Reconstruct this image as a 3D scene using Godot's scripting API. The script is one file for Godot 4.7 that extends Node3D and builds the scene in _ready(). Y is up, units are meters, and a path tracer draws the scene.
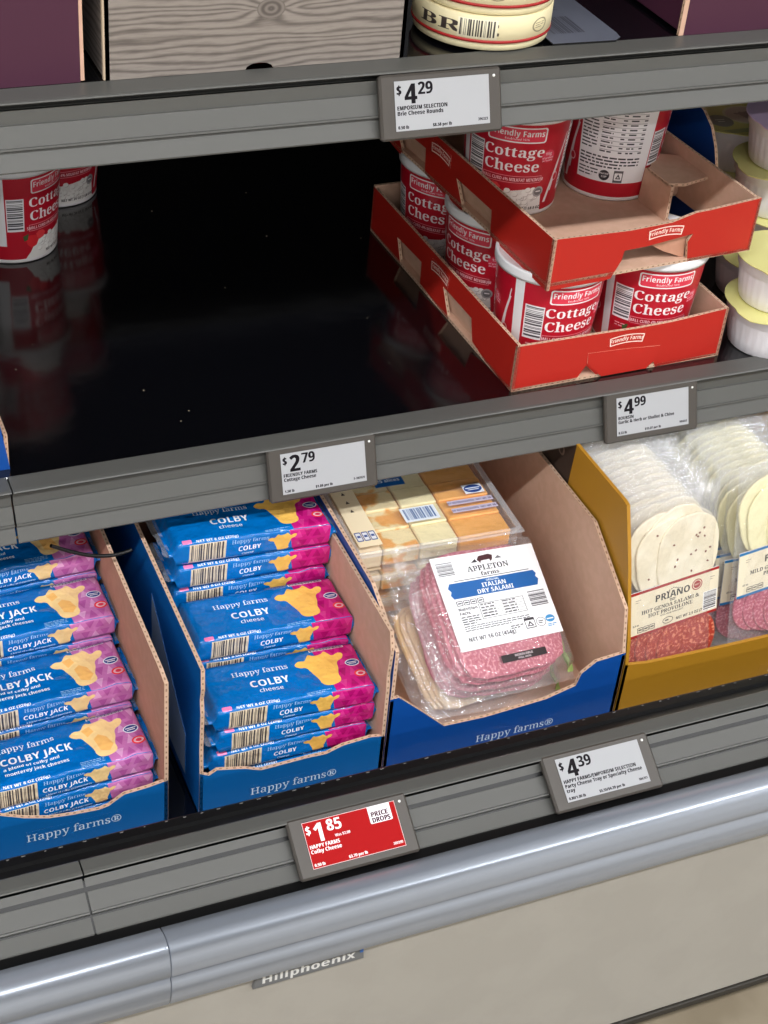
extends Node3D
# Refrigerated supermarket case: x runs along the case, y is up, z points out of the case to the shopper.

var M := {}
var names := {}
var fonts := {}
var rng := RandomNumberGenerator.new()

# ---------------------------------------------------------------- print canvas (flat print only)
class Cv:
	var im: Image
	var w: int
	var h: int
	var fonts: Dictionary
	func _init(W: int, H: int, c: Color, f: Dictionary):
		w = W; h = H; fonts = f
		im = Image.create(W, H, false, Image.FORMAT_RGBA8)
		im.fill(c)
	func rect(x: float, y: float, ww: float, hh: float, c: Color):
		im.fill_rect(Rect2i(int(round(x)), int(round(y)), maxi(1, int(round(ww))), maxi(1, int(round(hh)))), c)
	func tri(a: Vector2, b: Vector2, d: Vector2, c: Color):
		var y0 := maxi(0, int(floor(minf(a.y, minf(b.y, d.y)) + 0.5)))
		var y1 := mini(h - 1, int(floor(maxf(a.y, maxf(b.y, d.y)) - 0.5)))
		var e := [[a, b], [b, d], [d, a]]
		for y in range(y0, y1 + 1):
			var yc := y + 0.5
			var lo := 1e9
			var hi := -1e9
			for s in e:
				var p: Vector2 = s[0]
				var q: Vector2 = s[1]
				if (p.y <= yc and q.y > yc) or (q.y <= yc and p.y > yc):
					var x := p.x + (yc - p.y) / (q.y - p.y) * (q.x - p.x)
					lo = minf(lo, x); hi = maxf(hi, x)
			if hi > lo:
				var xa := int(floor(lo + 0.35))
				var xb := int(ceil(hi - 0.35))
				if xb > xa:
					im.fill_rect(Rect2i(xa, y, xb - xa, 1), c)
	func poly(pts: PackedVector2Array, c: Color):
		var ix := Geometry2D.triangulate_polygon(pts)
		for i in range(0, ix.size(), 3):
			tri(pts[ix[i]], pts[ix[i + 1]], pts[ix[i + 2]], c)
	func shape(pts: Array, x: float, y: float, sx: float, sy: float, c: Color):
		var q := PackedVector2Array()
		for p in pts:
			q.append(Vector2(x + p[0] * sx, y + p[1] * sy))
		poly(q, c)
	func ell(cx: float, cy: float, rx: float, ry: float, c: Color):
		var q := PackedVector2Array()
		for i in 28:
			q.append(Vector2(cx + rx * cos(TAU * i / 28.0), cy + ry * sin(TAU * i / 28.0)))
		poly(q, c)
	func rrect(x: float, y: float, ww: float, hh: float, r: float, c: Color):
		var q := PackedVector2Array()
		for k in 4:
			var ox := x + (ww - r if k == 0 or k == 3 else r)
			var oy := y + (hh - r if k < 2 else r)
			for i in 6:
				var a := PI / 2 * k + PI / 2 * i / 5.0
				q.append(Vector2(ox + r * cos(a), oy + r * sin(a)))
		poly(q, c)
	# cap is the height of a capital letter, (x, y) the baseline start (align 0), middle (1) or end (2)
	func text(s: String, x: float, y: float, cap: float, c: Color, f := "sans", align := 0, squeeze := 1.0, slope := 0.0, arch := 0.0):
		var tm := TextMesh.new()
		tm.font = fonts[f]
		tm.font_size = 64
		tm.pixel_size = 1.0 / 64.0
		tm.depth = 0.0
		tm.curve_step = 1.5
		tm.text = s
		tm.vertical_alignment = VERTICAL_ALIGNMENT_TOP
		tm.horizontal_alignment = HORIZONTAL_ALIGNMENT_LEFT
		var arr := tm.get_mesh_arrays()
		if arr.is_empty() or arr[Mesh.ARRAY_VERTEX] == null:
			return
		var v: PackedVector3Array = arr[Mesh.ARRAY_VERTEX]
		var ix: PackedInt32Array = arr[Mesh.ARRAY_INDEX] if arr[Mesh.ARRAY_INDEX] != null else PackedInt32Array(range(v.size()))
		if v.is_empty():
			return
		var em := cap / 0.714
		var asc: float = fonts[f].get_ascent(64) / 64.0
		var x0 := 1e9
		var x1 := -1e9
		for p in v:
			x0 = minf(x0, p.x); x1 = maxf(x1, p.x)
		var wid := (x1 - x0) * em * squeeze
		var ox := x - wid * 0.5 * align
		var q := PackedVector2Array()
		for p in v:
			var lx := (p.x - x0) * em * squeeze
			var t := lx / maxf(wid, 0.001) - 0.5
			q.append(Vector2(ox + lx, y - (p.y + asc) * em + slope * lx + arch * 4.0 * t * t))
		for i in range(0, ix.size(), 3):
			tri(q[ix[i]], q[ix[i + 1]], q[ix[i + 2]], c)
	func barcode(x: float, y: float, ww: float, hh: float, fg: Color, bg: Color, across := false):
		rect(x, y, ww, hh, bg)
		var r := RandomNumberGenerator.new()
		r.seed = 77
		var at := (hh if across else ww) * 0.05
		var lim := (hh if across else ww) * 0.95
		var unit := lim / 60.0
		while at < lim:
			var b := unit * r.randi_range(1, 3)
			if across:
				rect(x + ww * 0.06, y + at, ww * 0.88, b, fg)
			else:
				rect(x + at, y + hh * 0.04, b, hh * 0.86, fg)
			at += b + unit * r.randi_range(1, 3)
	# small print that cannot be read at this size: rows of word-long dashes
	func small(x: float, y: float, ww: float, rows: int, step: float, th: float, c: Color, sd := 5):
		var r := RandomNumberGenerator.new()
		r.seed = sd
		for k in rows:
			var at := 0.0
			var lim := ww * (1.0 if k < rows - 1 else 0.7)
			while at < lim:
				var l := minf(r.randf_range(step * 0.7, step * 2.6), lim - at)
				rect(x + at, y + k * step, l, th, c)
				at += l + th * 0.9
	func tex() -> ImageTexture:
		im.generate_mipmaps()
		return ImageTexture.create_from_image(im)

func cv(W: int, H: int, c: Color) -> Cv:
	return Cv.new(W, H, c, fonts)

# ---------------------------------------------------------------- materials
func mat(c: Color, rough := 0.6, metal := 0.0, tex: Texture2D = null, spec := 0.5) -> StandardMaterial3D:
	var m := StandardMaterial3D.new()
	m.albedo_color = c
	m.roughness = rough
	m.metallic = metal
	m.metallic_specular = spec
	m.cull_mode = BaseMaterial3D.CULL_DISABLED
	if tex:
		m.albedo_texture = tex
	return m

func film(alpha := 0.06, rough := 0.08) -> StandardMaterial3D:
	var m := mat(Color(0.97, 0.98, 1.0, alpha), rough)
	m.transparency = BaseMaterial3D.TRANSPARENCY_ALPHA
	m.normal_enabled = true
	m.normal_texture = M.crumple
	m.normal_scale = 1.0
	m.uv1_scale = Vector3(1, 1, 1)
	return m

func noise_image(sz: int, freq: float, oct: int, sd: int, type := FastNoiseLite.TYPE_SIMPLEX_SMOOTH) -> Image:
	var n := FastNoiseLite.new()
	n.seed = sd
	n.frequency = freq
	n.noise_type = type
	n.fractal_octaves = oct
	return n.get_seamless_image(sz, sz, false, false, 0.1, true)

func normal_tex(sz: int, freq: float, oct: int, sd: int, k: float, type := FastNoiseLite.TYPE_SIMPLEX_SMOOTH) -> ImageTexture:
	var im := noise_image(sz, freq, oct, sd, type)
	im.convert(Image.FORMAT_RGBA8)
	im.bump_map_to_normal_map(k)
	return ImageTexture.create_from_image(im)

func mottle(a: Color, b: Color, sz: int, freq: float, oct: int, sd: int, lo := 0.3, hi := 0.7, type := FastNoiseLite.TYPE_SIMPLEX_SMOOTH) -> ImageTexture:
	var im := noise_image(sz, freq, oct, sd, type)
	var o := Image.create(sz, sz, false, Image.FORMAT_RGBA8)
	for y in sz:
		for x in sz:
			o.set_pixel(x, y, a.lerp(b, smoothstep(lo, hi, im.get_pixel(x, y).r)))
	return ImageTexture.create_from_image(o)

# ---------------------------------------------------------------- nodes
func numbered(n: String) -> String:
	var k: int = names.get(n, -1) + 1
	names[n] = k
	return n if k == 0 else "%s_%03d" % [n, k]

func thing(called: String, label: String, category: String, at := Vector3.ZERO, basis := Basis(), group := "") -> Node3D:
	var o := Node3D.new()
	o.name = numbered(called)
	add_child(o)
	o.transform = Transform3D(basis, at)
	tag(o, label, category, group)
	return o

func tag(o: Node, label: String, category: String, group := ""):
	o.set_meta("label", label)
	o.set_meta("category", category)
	if group != "":
		o.set_meta("group", group)

func copy(src: Node3D, called: String, label: String, group: String, at: Vector3, basis := Basis()) -> Node3D:
	var o: Node3D = src.duplicate()
	o.name = numbered(called)
	add_child(o)
	o.transform = Transform3D(basis, at)
	o.set_meta("label", label)
	if group != "":
		o.set_meta("group", group)
	return o

func put(called: String, mesh: Mesh, m: Material, parent: Node, xf := Transform3D()) -> MeshInstance3D:
	var o := MeshInstance3D.new()
	o.name = called
	o.mesh = mesh
	if m:
		o.material_override = m
	o.transform = xf
	parent.add_child(o, true)
	return o

func struct(called: String, mesh: Mesh, m: Material, label: String, category: String, xf := Transform3D()) -> MeshInstance3D:
	var o := put(called, mesh, m, self, xf)
	tag(o, label, category)
	o.set_meta("kind", "structure")
	return o

# ---------------------------------------------------------------- mesh helpers
func begin(smooth := false) -> SurfaceTool:
	var st := SurfaceTool.new()
	st.begin(Mesh.PRIMITIVE_TRIANGLES)
	st.set_smooth_group(0 if smooth else -1)
	return st

func done(st: SurfaceTool) -> ArrayMesh:
	st.generate_normals()
	return st.commit()

func v3(st: SurfaceTool, p: Vector3, uv := Vector2.ZERO):
	st.set_uv(uv)
	st.add_vertex(p)

# quad a b c d counter-clockwise seen from outside; Godot fronts are clockwise
func quad(st: SurfaceTool, a: Vector3, b: Vector3, c: Vector3, d: Vector3, ua := Vector2(0, 1), ub := Vector2(1, 1), uc := Vector2(1, 0), ud := Vector2(0, 0)):
	v3(st, a, ua); v3(st, c, uc); v3(st, b, ub)
	v3(st, a, ua); v3(st, d, ud); v3(st, c, uc)

func tri_out(st: SurfaceTool, a: Vector3, b: Vector3, c: Vector3, mid: Vector3):
	var n := (b - a).cross(c - a)
	if n.dot((a + b + c) / 3.0 - mid) > 0.0:
		var t := b; b = c; c = t
	v3(st, a, Vector2(a.x, a.y)); v3(st, b, Vector2(b.x, b.y)); v3(st, c, Vector2(c.x, c.y))

func bevel_box(st: SurfaceTool, lo: Vector3, hi: Vector3, b := 0.001):
	var mid := (lo + hi) / 2
	var P := func(i: int, j: int, k: int, ax: int) -> Vector3:
		var p := Vector3(hi.x if i else lo.x, hi.y if j else lo.y, hi.z if k else lo.z)
		for a in 3:
			if a != ax:
				p[a] += -b if p[a] > mid[a] else b
		return p
	for ax in 3:
		for s in 2:
			var q := []
			for w in [[0, 0], [1, 0], [1, 1], [0, 1]]:
				var ijk := [0, 0, 0]
				ijk[ax] = s; ijk[(ax + 1) % 3] = w[0]; ijk[(ax + 2) % 3] = w[1]
				q.append(P.call(ijk[0], ijk[1], ijk[2], ax))
			tri_out(st, q[0], q[1], q[2], mid); tri_out(st, q[0], q[2], q[3], mid)
	for ax in 3:
		var a1 := (ax + 1) % 3
		var a2 := (ax + 2) % 3
		for w in [[0, 0], [1, 0], [1, 1], [0, 1]]:
			var e := []
			for s in 2:
				var ijk := [0, 0, 0]
				ijk[ax] = s; ijk[a1] = w[0]; ijk[a2] = w[1]
				e.append(P.call(ijk[0], ijk[1], ijk[2], a1)); e.append(P.call(ijk[0], ijk[1], ijk[2], a2))
			tri_out(st, e[0], e[1], e[3], mid); tri_out(st, e[0], e[3], e[2], mid)
	for i in 2:
		for j in 2:
			for k in 2:
				tri_out(st, P.call(i, j, k, 0), P.call(i, j, k, 1), P.call(i, j, k, 2), mid)

func bbox(lo: Vector3, hi: Vector3, b := 0.001) -> ArrayMesh:
	var st := begin()
	bevel_box(st, lo, hi, b)
	return done(st)

# flat sheet cut to an outline in local xy; its printed face looks along +z, its other face and its edges are another material
func sheet(outline: Array, th: float, face: Material, back: Material, uvr := Rect2()) -> ArrayMesh:
	var pts := PackedVector2Array()
	for p in outline:
		pts.append(Vector2(p[0], p[1]))
	if Geometry2D.is_polygon_clockwise(pts):
		pts.reverse()
	if uvr.size.x == 0.0:
		var lo := pts[0]
		var hi := pts[0]
		for p in pts:
			lo = lo.min(p); hi = hi.max(p)
		uvr = Rect2(lo, hi - lo)
	var ix := Geometry2D.triangulate_polygon(pts)
	var a := begin()
	var b := begin()
	var e := begin()
	var run := 0.0
	for i in range(0, ix.size(), 3):
		var q := [pts[ix[i]], pts[ix[i + 1]], pts[ix[i + 2]]]
		if (q[1] - q[0]).cross(q[2] - q[0]) < 0:
			q.reverse()
		for k in [0, 2, 1]:
			v3(a, Vector3(q[k].x, q[k].y, 0), Vector2((q[k].x - uvr.position.x) / uvr.size.x, 1.0 - (q[k].y - uvr.position.y) / uvr.size.y))
		for k in [0, 1, 2]:
			v3(b, Vector3(q[k].x, q[k].y, -th), q[k] * 10.0)
	for i in pts.size():
		var p := pts[i]
		var q := pts[(i + 1) % pts.size()]
		var nx := run + p.distance_to(q) / 0.022
		quad(e, Vector3(p.x, p.y, -th), Vector3(q.x, q.y, -th), Vector3(q.x, q.y, 0), Vector3(p.x, p.y, 0), Vector2(run, 1), Vector2(nx, 1), Vector2(nx, 0), Vector2(run, 0))
		run = nx
	a.generate_normals(); b.generate_normals(); e.generate_normals()
	var m := ArrayMesh.new()
	a.commit(m); b.commit(m); e.commit(m)
	m.surface_set_material(0, face)
	m.surface_set_material(1, back)
	m.surface_set_material(2, M.flute if th > 0.0025 and (back == M.kraft or back == M.kraft_pink) else back)
	return m

# outline in (z, y) swept along x
func sweep_x(st: SurfaceTool, prof: Array, x0: float, x1: float):
	var pts := PackedVector2Array()
	for p in prof:
		pts.append(Vector2(p[0], p[1]))
	if Geometry2D.is_polygon_clockwise(pts):
		pts.reverse()
	for i in pts.size():
		var p := pts[i]
		var q := pts[(i + 1) % pts.size()]
		# (z, y) counter-clockwise: outside lies to the right of p -> q
		quad(st, Vector3(x0, p.y, p.x), Vector3(x0, q.y, q.x), Vector3(x1, q.y, q.x), Vector3(x1, p.y, p.x), Vector2(x0, 0), Vector2(x0, 0.05), Vector2(x1, 0.05), Vector2(x1, 0))
	var ix := Geometry2D.triangulate_polygon(pts)
	for i in range(0, ix.size(), 3):
		for k in 3:
			v3(st, Vector3(x0, pts[ix[i + k]].y, pts[ix[i + k]].x))
		for k in [0, 2, 1]:
			v3(st, Vector3(x1, pts[ix[i + k]].y, pts[ix[i + k]].x))

# profile of [radius, height, v]; u = 0.5 looks along +z and runs to the right seen from outside
func lathe(st: SurfaceTool, prof: Array, n := 48, rib := 0.0, ribs := 0):
	for j in prof.size() - 1:
		for i in n:
			var q := []
			for w in [[i, j], [i + 1, j], [i + 1, j + 1], [i, j + 1]]:
				var u: float = float(w[0]) / n
				var p = prof[w[1]]
				var th := (u - 0.5) * TAU
				var r: float = p[0]
				if rib > 0.0 and p.size() > 3:
					r += rib * p[3] * cos(th * ribs)
				q.append([Vector3(r * sin(th), p[1], r * cos(th)), Vector2(u, p[2] if p.size() > 2 else 0.0)])
			v3(st, q[0][0], q[0][1]); v3(st, q[2][0], q[2][1]); v3(st, q[1][0], q[1][1])
			v3(st, q[0][0], q[0][1]); v3(st, q[3][0], q[3][1]); v3(st, q[2][0], q[2][1])

# a sheet given by f(u, v) -> Vector3 on an nu by nv grid
func grid(st: SurfaceTool, nu: int, nv: int, f: Callable, uvr := Rect2(0, 0, 1, 1)):
	for j in nv:
		for i in nu:
			var q := []
			for w in [[i, j], [i + 1, j], [i + 1, j + 1], [i, j + 1]]:
				var u: float = float(w[0]) / nu
				var v: float = float(w[1]) / nv
				q.append([f.call(u, v), Vector2(uvr.position.x + u * uvr.size.x, uvr.position.y + v * uvr.size.y)])
			quad(st, q[3][0], q[2][0], q[1][0], q[0][0], q[3][1], q[2][1], q[1][1], q[0][1])

func tube(st: SurfaceTool, path: Array, r: float, n := 8):
	for k in path.size() - 1:
		var a: Vector3 = path[k]
		var b: Vector3 = path[k + 1]
		var d := (b - a).normalized()
		var s := d.cross(Vector3.UP if absf(d.y) < 0.9 else Vector3.RIGHT).normalized()
		var t := s.cross(d)
		for i in n:
			var o0 := (s * cos(TAU * i / n) + t * sin(TAU * i / n)) * r
			var o1 := (s * cos(TAU * (i + 1) / n) + t * sin(TAU * (i + 1) / n)) * r
			quad(st, a + o0, a + o1, b + o1, b + o0)

func on_left(x: float) -> Transform3D:   # a sheet whose face looks to -x; local x runs along +z
	return Transform3D(Basis(Vector3(0, 0, 1), Vector3(0, 1, 0), Vector3(-1, 0, 0)), Vector3(x, 0, 0))
func on_right(x: float) -> Transform3D:  # looks to +x; local x runs along -z
	return Transform3D(Basis(Vector3(0, 0, -1), Vector3(0, 1, 0), Vector3(1, 0, 0)), Vector3(x, 0, 0))
func on_back(z: float) -> Transform3D:   # looks to -z; local x runs along -x
	return Transform3D(Basis(Vector3(-1, 0, 0), Vector3(0, 1, 0), Vector3(0, 0, -1)), Vector3(0, 0, z))
func flat_up(y: float) -> Transform3D:   # looks up; local y runs along -z
	return Transform3D(Basis(Vector3(1, 0, 0), Vector3(0, 0, -1), Vector3(0, 1, 0)), Vector3(0, y, 0))

const LAMP := 3.4

func _ready():
	rng.seed = 5
	var cam := Camera3D.new()
	cam.name = "camera"
	cam.position = Vector3(0, 1.35, 0)
	cam.basis = Basis.from_euler(Vector3(deg_to_rad(-37.1177), deg_to_rad(-25.8744), deg_to_rad(5.8891)), EULER_ORDER_YXZ)
	cam.fov = rad_to_deg(2.0 * atan(512.0 / 1620.98))
	cam.near = 0.05
	cam.far = 30.0
	add_child(cam)
	cam.current = true
	var env := Environment.new()
	env.background_mode = Environment.BG_COLOR
	env.background_color = Color(0.02, 0.02, 0.02)
	env.tonemap_mode = Environment.TONE_MAPPER_LINEAR
	env.tonemap_exposure = 1.18
	env.sdfgi_enabled = true
	env.ssao_enabled = true
	env.ssil_enabled = true
	var we := WorldEnvironment.new()
	we.name = "world_environment"
	we.environment = env
	add_child(we)
	make_materials()
	build_lamps()
	build_store()
	build_case()
	build_shelf(0.9107, -1.0153, -0.9905, "upper grey display shelf with black pan and long price rail", rail_frame(0.9088, -0.9899, 20.15), [X0, -0.30, 1.10, X1])
	build_shelf(0.592, -1.0254, -1.0033, "middle display shelf with glossy black pan, mostly empty", rail_frame(0.5917, -1.0032, 21.05), [X0, 0.1717, 1.39, X1])
	build_tags()
	build_cheese_cartons()
	build_cheese_blocks()
	build_trays_of_cheese()
	build_salami()
	build_snacks()
	build_cups()
	build_spreads()
	build_upper_goods()
	build_odds()
# ---------------------------------------------------------------- prints
func C(r: int, g: int, b: int) -> Color:
	return Color(r / 255.0, g / 255.0, b / 255.0)

const COW := [[0, .28], [.12, .16], [.24, .2], [.3, .1], [.36, .02], [.42, .1], [.6, .08], [.66, 0], [.72, .08], [.78, .18], [.9, .1], [1, .14], [.95, .28], [.8, .36], [.78, .55], [.72, .72], [.74, .85], [.68, .97], [.45, 1], [.36, .92], [.34, .75], [.26, .55], [.22, .38], [.1, .38]]

func smooth(pts: Array) -> Array:   # cuts the corners of an outline
	for k in 2:
		var q := []
		for i in pts.size():
			var a = pts[i]
			var b = pts[(i + 1) % pts.size()]
			q.append([a[0] * 0.75 + b[0] * 0.25, a[1] * 0.75 + b[1] * 0.25])
			q.append([a[0] * 0.25 + b[0] * 0.75, a[1] * 0.25 + b[1] * 0.75])
		pts = q
	return pts

# wrapper of a cheese block, unrolled: top 229 px, front 94 px, bottom and back plain
func wrapper(jack: bool) -> ImageTexture:
	var blue := C(2, 108, 188) if not jack else C(2, 104, 184)
	var pink := C(196, 28, 122) if not jack else C(196, 116, 178)
	var pink2 := C(172, 16, 104) if not jack else C(178, 90, 160)
	var pink3 := C(212, 56, 140) if not jack else C(220, 160, 206)
	var cow := C(250, 196, 96) if not jack else C(250, 214, 150)
	var white := C(245, 246, 250)
	var c := cv(640, 646, blue)
	var r := RandomNumberGenerator.new()
	r.seed = 9
	for face in 2:
		var y0 := 4.0 if face == 0 else 231.0
		var hh := 224.0 if face == 0 else 92.0
		c.poly(PackedVector2Array([Vector2(446, y0), Vector2(602, y0), Vector2(602, y0 + hh), Vector2(464, y0 + hh)]), pink)
		var rows := 4 if face == 0 else 2
		for j in rows:
			for i in 5:
				var x := 466.0 + i * 34 + (18 if j % 2 else 0)
				var y := y0 + hh * (j + 0.15) / rows
				var s := hh / rows * 0.72
				if x + 30 < 602:
					var up := (i + j) % 2 == 0
					c.poly(PackedVector2Array([Vector2(x, y + (s if up else 0.0)), Vector2(x + 32, y + (s if up else 0.0)), Vector2(x + 16, y + (0.0 if up else s))]), pink3 if (i + 2 * j) % 3 == 0 else pink2)
	# top face
	if not jack:
		c.text("Happy farms", 140, 76, 22, white, "book", 0, 1.05)
		c.text("COLBY", 188, 140, 32, white, "bold", 0, 1.0)
		c.text("cheese", 210, 170, 18, white, "sans", 0, 1.1)
	else:
		c.text("Happy farms", 116, 70, 22, white, "book", 0, 1.05)
		c.text("COLBY JACK", 126, 128, 30, white, "bold", 0, 1.0)
		c.text("a blend of colby and", 128, 154, 13, white, "bold", 0, 1.05)
		c.text("monterey jack cheeses", 128, 177, 13, white, "bold", 0, 1.05)
	c.shape(smooth(COW), 360, 24, 190, 172, cow)
	if jack:
		c.shape([[.4, .5], [.5, .4], [.62, .5], [.7, .72], [.6, .86], [.45, .8]], 360, 24, 190, 172, C(248, 190, 110))
		c.shape([[.25, .2], [.4, .15], [.45, .3], [.32, .4]], 360, 24, 190, 172, C(248, 190, 110))
		c.small(366, 196, 80, 4, 7, 3, C(150, 190, 225), 3)
	else:
		c.small(360, 210, 90, 2, 7, 3, C(150, 190, 225), 3)
	c.ell(564, 104, 26, 19, C(232, 236, 245)); c.ell(564, 104, 22, 15, C(36, 62, 140))
	c.rect(546, 99, 36, 4, white); c.rect(550, 107, 28, 4, white)
	c.ell(574, 162, 23, 18, C(238, 60, 70)); c.ell(574, 162, 17, 12, C(240, 190, 205)); c.ell(574, 162, 10, 7, C(232, 60, 90))
	c.rect(436, 4, 128, 16, C(240, 236, 240))
	for i in 30:
		c.rect(440 + i * 4, 6, 2 if i % 3 else 3, 12, C(60, 60, 70))
	c.rrect(60, 206, 34, 22, 5, C(240, 130, 180))
	c.text("NET WT 8 OZ (226g)", 110, 226, 12, white, "bold")
	# front face
	c.barcode(84, 236, 132, 84, C(70, 66, 70), C(224, 206, 178))
	c.text("Happy farms", 236, 258, 15, C(170, 200, 232), "book", 0, 1.05)
	c.text("COLBY" if not jack else "COLBY JACK", 262 if not jack else 232, 292, 19, white, "bold")
	c.text("cheese" if not jack else "a blend of colby and monterey", 276 if not jack else 240, 310, 10 if not jack else 8, white, "sans")
	c.shape(smooth(COW), 366, 240, 110, 80, cow.darkened(0.06))
	return c.tex()

func cup_front(c: Cv, cx: float):
	var red := C(188, 20, 42)
	var white := C(244, 240, 240)
	var pink := C(226, 60, 82)
	var r := RandomNumberGenerator.new()
	r.seed = 21
	var dx := cx - 512.0
	var P := func(a: Array) -> PackedVector2Array:
		var q := PackedVector2Array()
		for p in a:
			q.append(Vector2(p[0] + dx, p[1]))
		return q
	# milk and curds along the foot
	c.poly(P.call([[400, 324], [420, 300], [440, 262], [520, 250], [596, 240], [624, 258], [634, 324]]), C(240, 236, 232))
	for i in 40:
		var x := r.randf_range(452, 606) + dx
		var y := r.randf_range(246, 302)
		var s := r.randf_range(7, 13)
		c.ell(x + 2, y + 2, s, s * 0.8, C(206, 200, 196)); c.ell(x, y, s, s * 0.78, C(250, 248, 244))
	var berry := [[0, .3], [.3, 0], [.7, .05], [1, .4], [.8, .85], [.4, 1], [.1, .7]]
	c.shape(berry, 402 + dx, 238, 50, 48, C(222, 44, 52))
	c.shape(berry, 440 + dx, 228, 40, 32, C(236, 70, 74))
	c.poly(P.call([[392, 240], [412, 232], [408, 254], [396, 258]]), C(70, 96, 50))
	# brand plate
	c.rrect(422 + dx, 20, 184, 58, 9, white); c.rrect(427 + dx, 25, 174, 48, 7, pink)
	c.text("Friendly Farms", 514 + dx, 53, 21, white, "bold", 1, 0.80)
	c.text("Established 1976", 514 + dx, 67, 7, white, "sans", 1)
	c.text("Cottage", 512 + dx, 132, 37, white, "serif", 1, 1.0)
	c.text("Cheese", 508 + dx, 186, 37, white, "serif", 1, 1.0)
	c.rect(414 + dx, 200, 200, 24, C(236, 150, 160)); c.rect(416 + dx, 202, 196, 20, C(176, 16, 38))
	c.text("SMALL CURD 4% MILKFAT MINIMUM", 514 + dx, 218, 11, C(244, 210, 214), "bold", 1, 0.80)
	c.ell(626 + dx, 132, 24, 24, C(222, 56, 84)); c.text("15g", 626 + dx, 128, 11, C(244, 200, 206), "bold", 1); c.text("of protein", 626 + dx, 142, 7, C(244, 200, 206), "bold", 1, 0.9); c.text("per serving", 626 + dx, 152, 6, C(244, 200, 206), "bold", 1, 0.9)
	c.ell(612 + dx, 256, 20, 18, C(168, 164, 164)); c.ell(612 + dx, 256, 14, 12, C(120, 116, 118)); c.rect(603 + dx, 253, 18, 4, white)
	c.text("NET WT 24 OZ (1 LB 8 OZ)", 560 + dx, 316, 9, C(60, 50, 50), "bold", 1)
	# white sweeps
	c.poly(P.call([[642, 300], [654, 300], [702, 90], [694, 90]]), C(232, 222, 224))
	c.poly(P.call([[664, 264], [670, 264], [702, 60], [698, 60]]), C(232, 222, 224))
	c.ell(680 + dx, 218, 13, 15, C(236, 190, 196)); c.ell(680 + dx, 218, 9, 11, red)

func cup_print() -> ImageTexture:
	var red := C(188, 20, 42)
	var white := C(244, 240, 240)
	var dark := C(44, 40, 48)
	var c := cv(1024, 336, red)
	cup_front(c, 210)
	cup_front(c, 614)
	# seam strip and barcode between the two fronts
	c.rect(412, 0, 32, 324, C(236, 234, 236))
	c.barcode(452, 92, 62, 128, C(70, 66, 72), C(236, 234, 236), true)
	c.small(466, 236, 40, 2, 9, 4, C(240, 170, 178), 2)
	# nutrition panel behind
	var paper := C(240, 238, 240)
	c.rect(812, 0, 212, 274, paper); c.rect(0, 0, 34, 274, paper)
	for k in 9:
		c.rect(882, 16 + k * 18, 140, 1, dark)
		c.small(884, 21 + k * 18, 52, 1, 12, 5, dark, k); c.rect(944, 21 + k * 18, 12, 5, dark)
		c.small(968, 21 + k * 18, 34, 1, 12, 5, dark, k + 20); c.rect(1010, 21 + k * 18, 12, 5, dark)
	c.text("Nutrition", 818, 24, 13, dark, "bold", 0, 0.9); c.text("Facts", 818, 42, 13, dark, "bold", 0, 0.9)
	c.small(818, 56, 54, 9, 13, 5, dark, 7)
	c.small(818, 186, 204, 4, 11, 5, dark, 8)
	c.small(818, 234, 70, 3, 11, 4, dark, 9)
	c.ell(912, 250, 18, 18, dark); c.text("PLASTIC", 912, 247, 6, white, "bold", 1); c.text("CUP", 912, 258, 7, white, "bold", 1)
	c.rect(944, 230, 32, 42, C(90, 88, 92)); c.rrect(947, 238, 26, 26, 4, paper)
	c.poly(PackedVector2Array([Vector2(960, 241), Vector2(969, 259), Vector2(951, 259)]), dark); c.poly(PackedVector2Array([Vector2(960, 249), Vector2(964, 256), Vector2(956, 256)]), paper)
	c.barcode(38, 92, 58, 128, C(70, 66, 72), C(236, 234, 236), true)
	c.rect(0, 323, 1024, 13, white)
	return c.tex()

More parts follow.
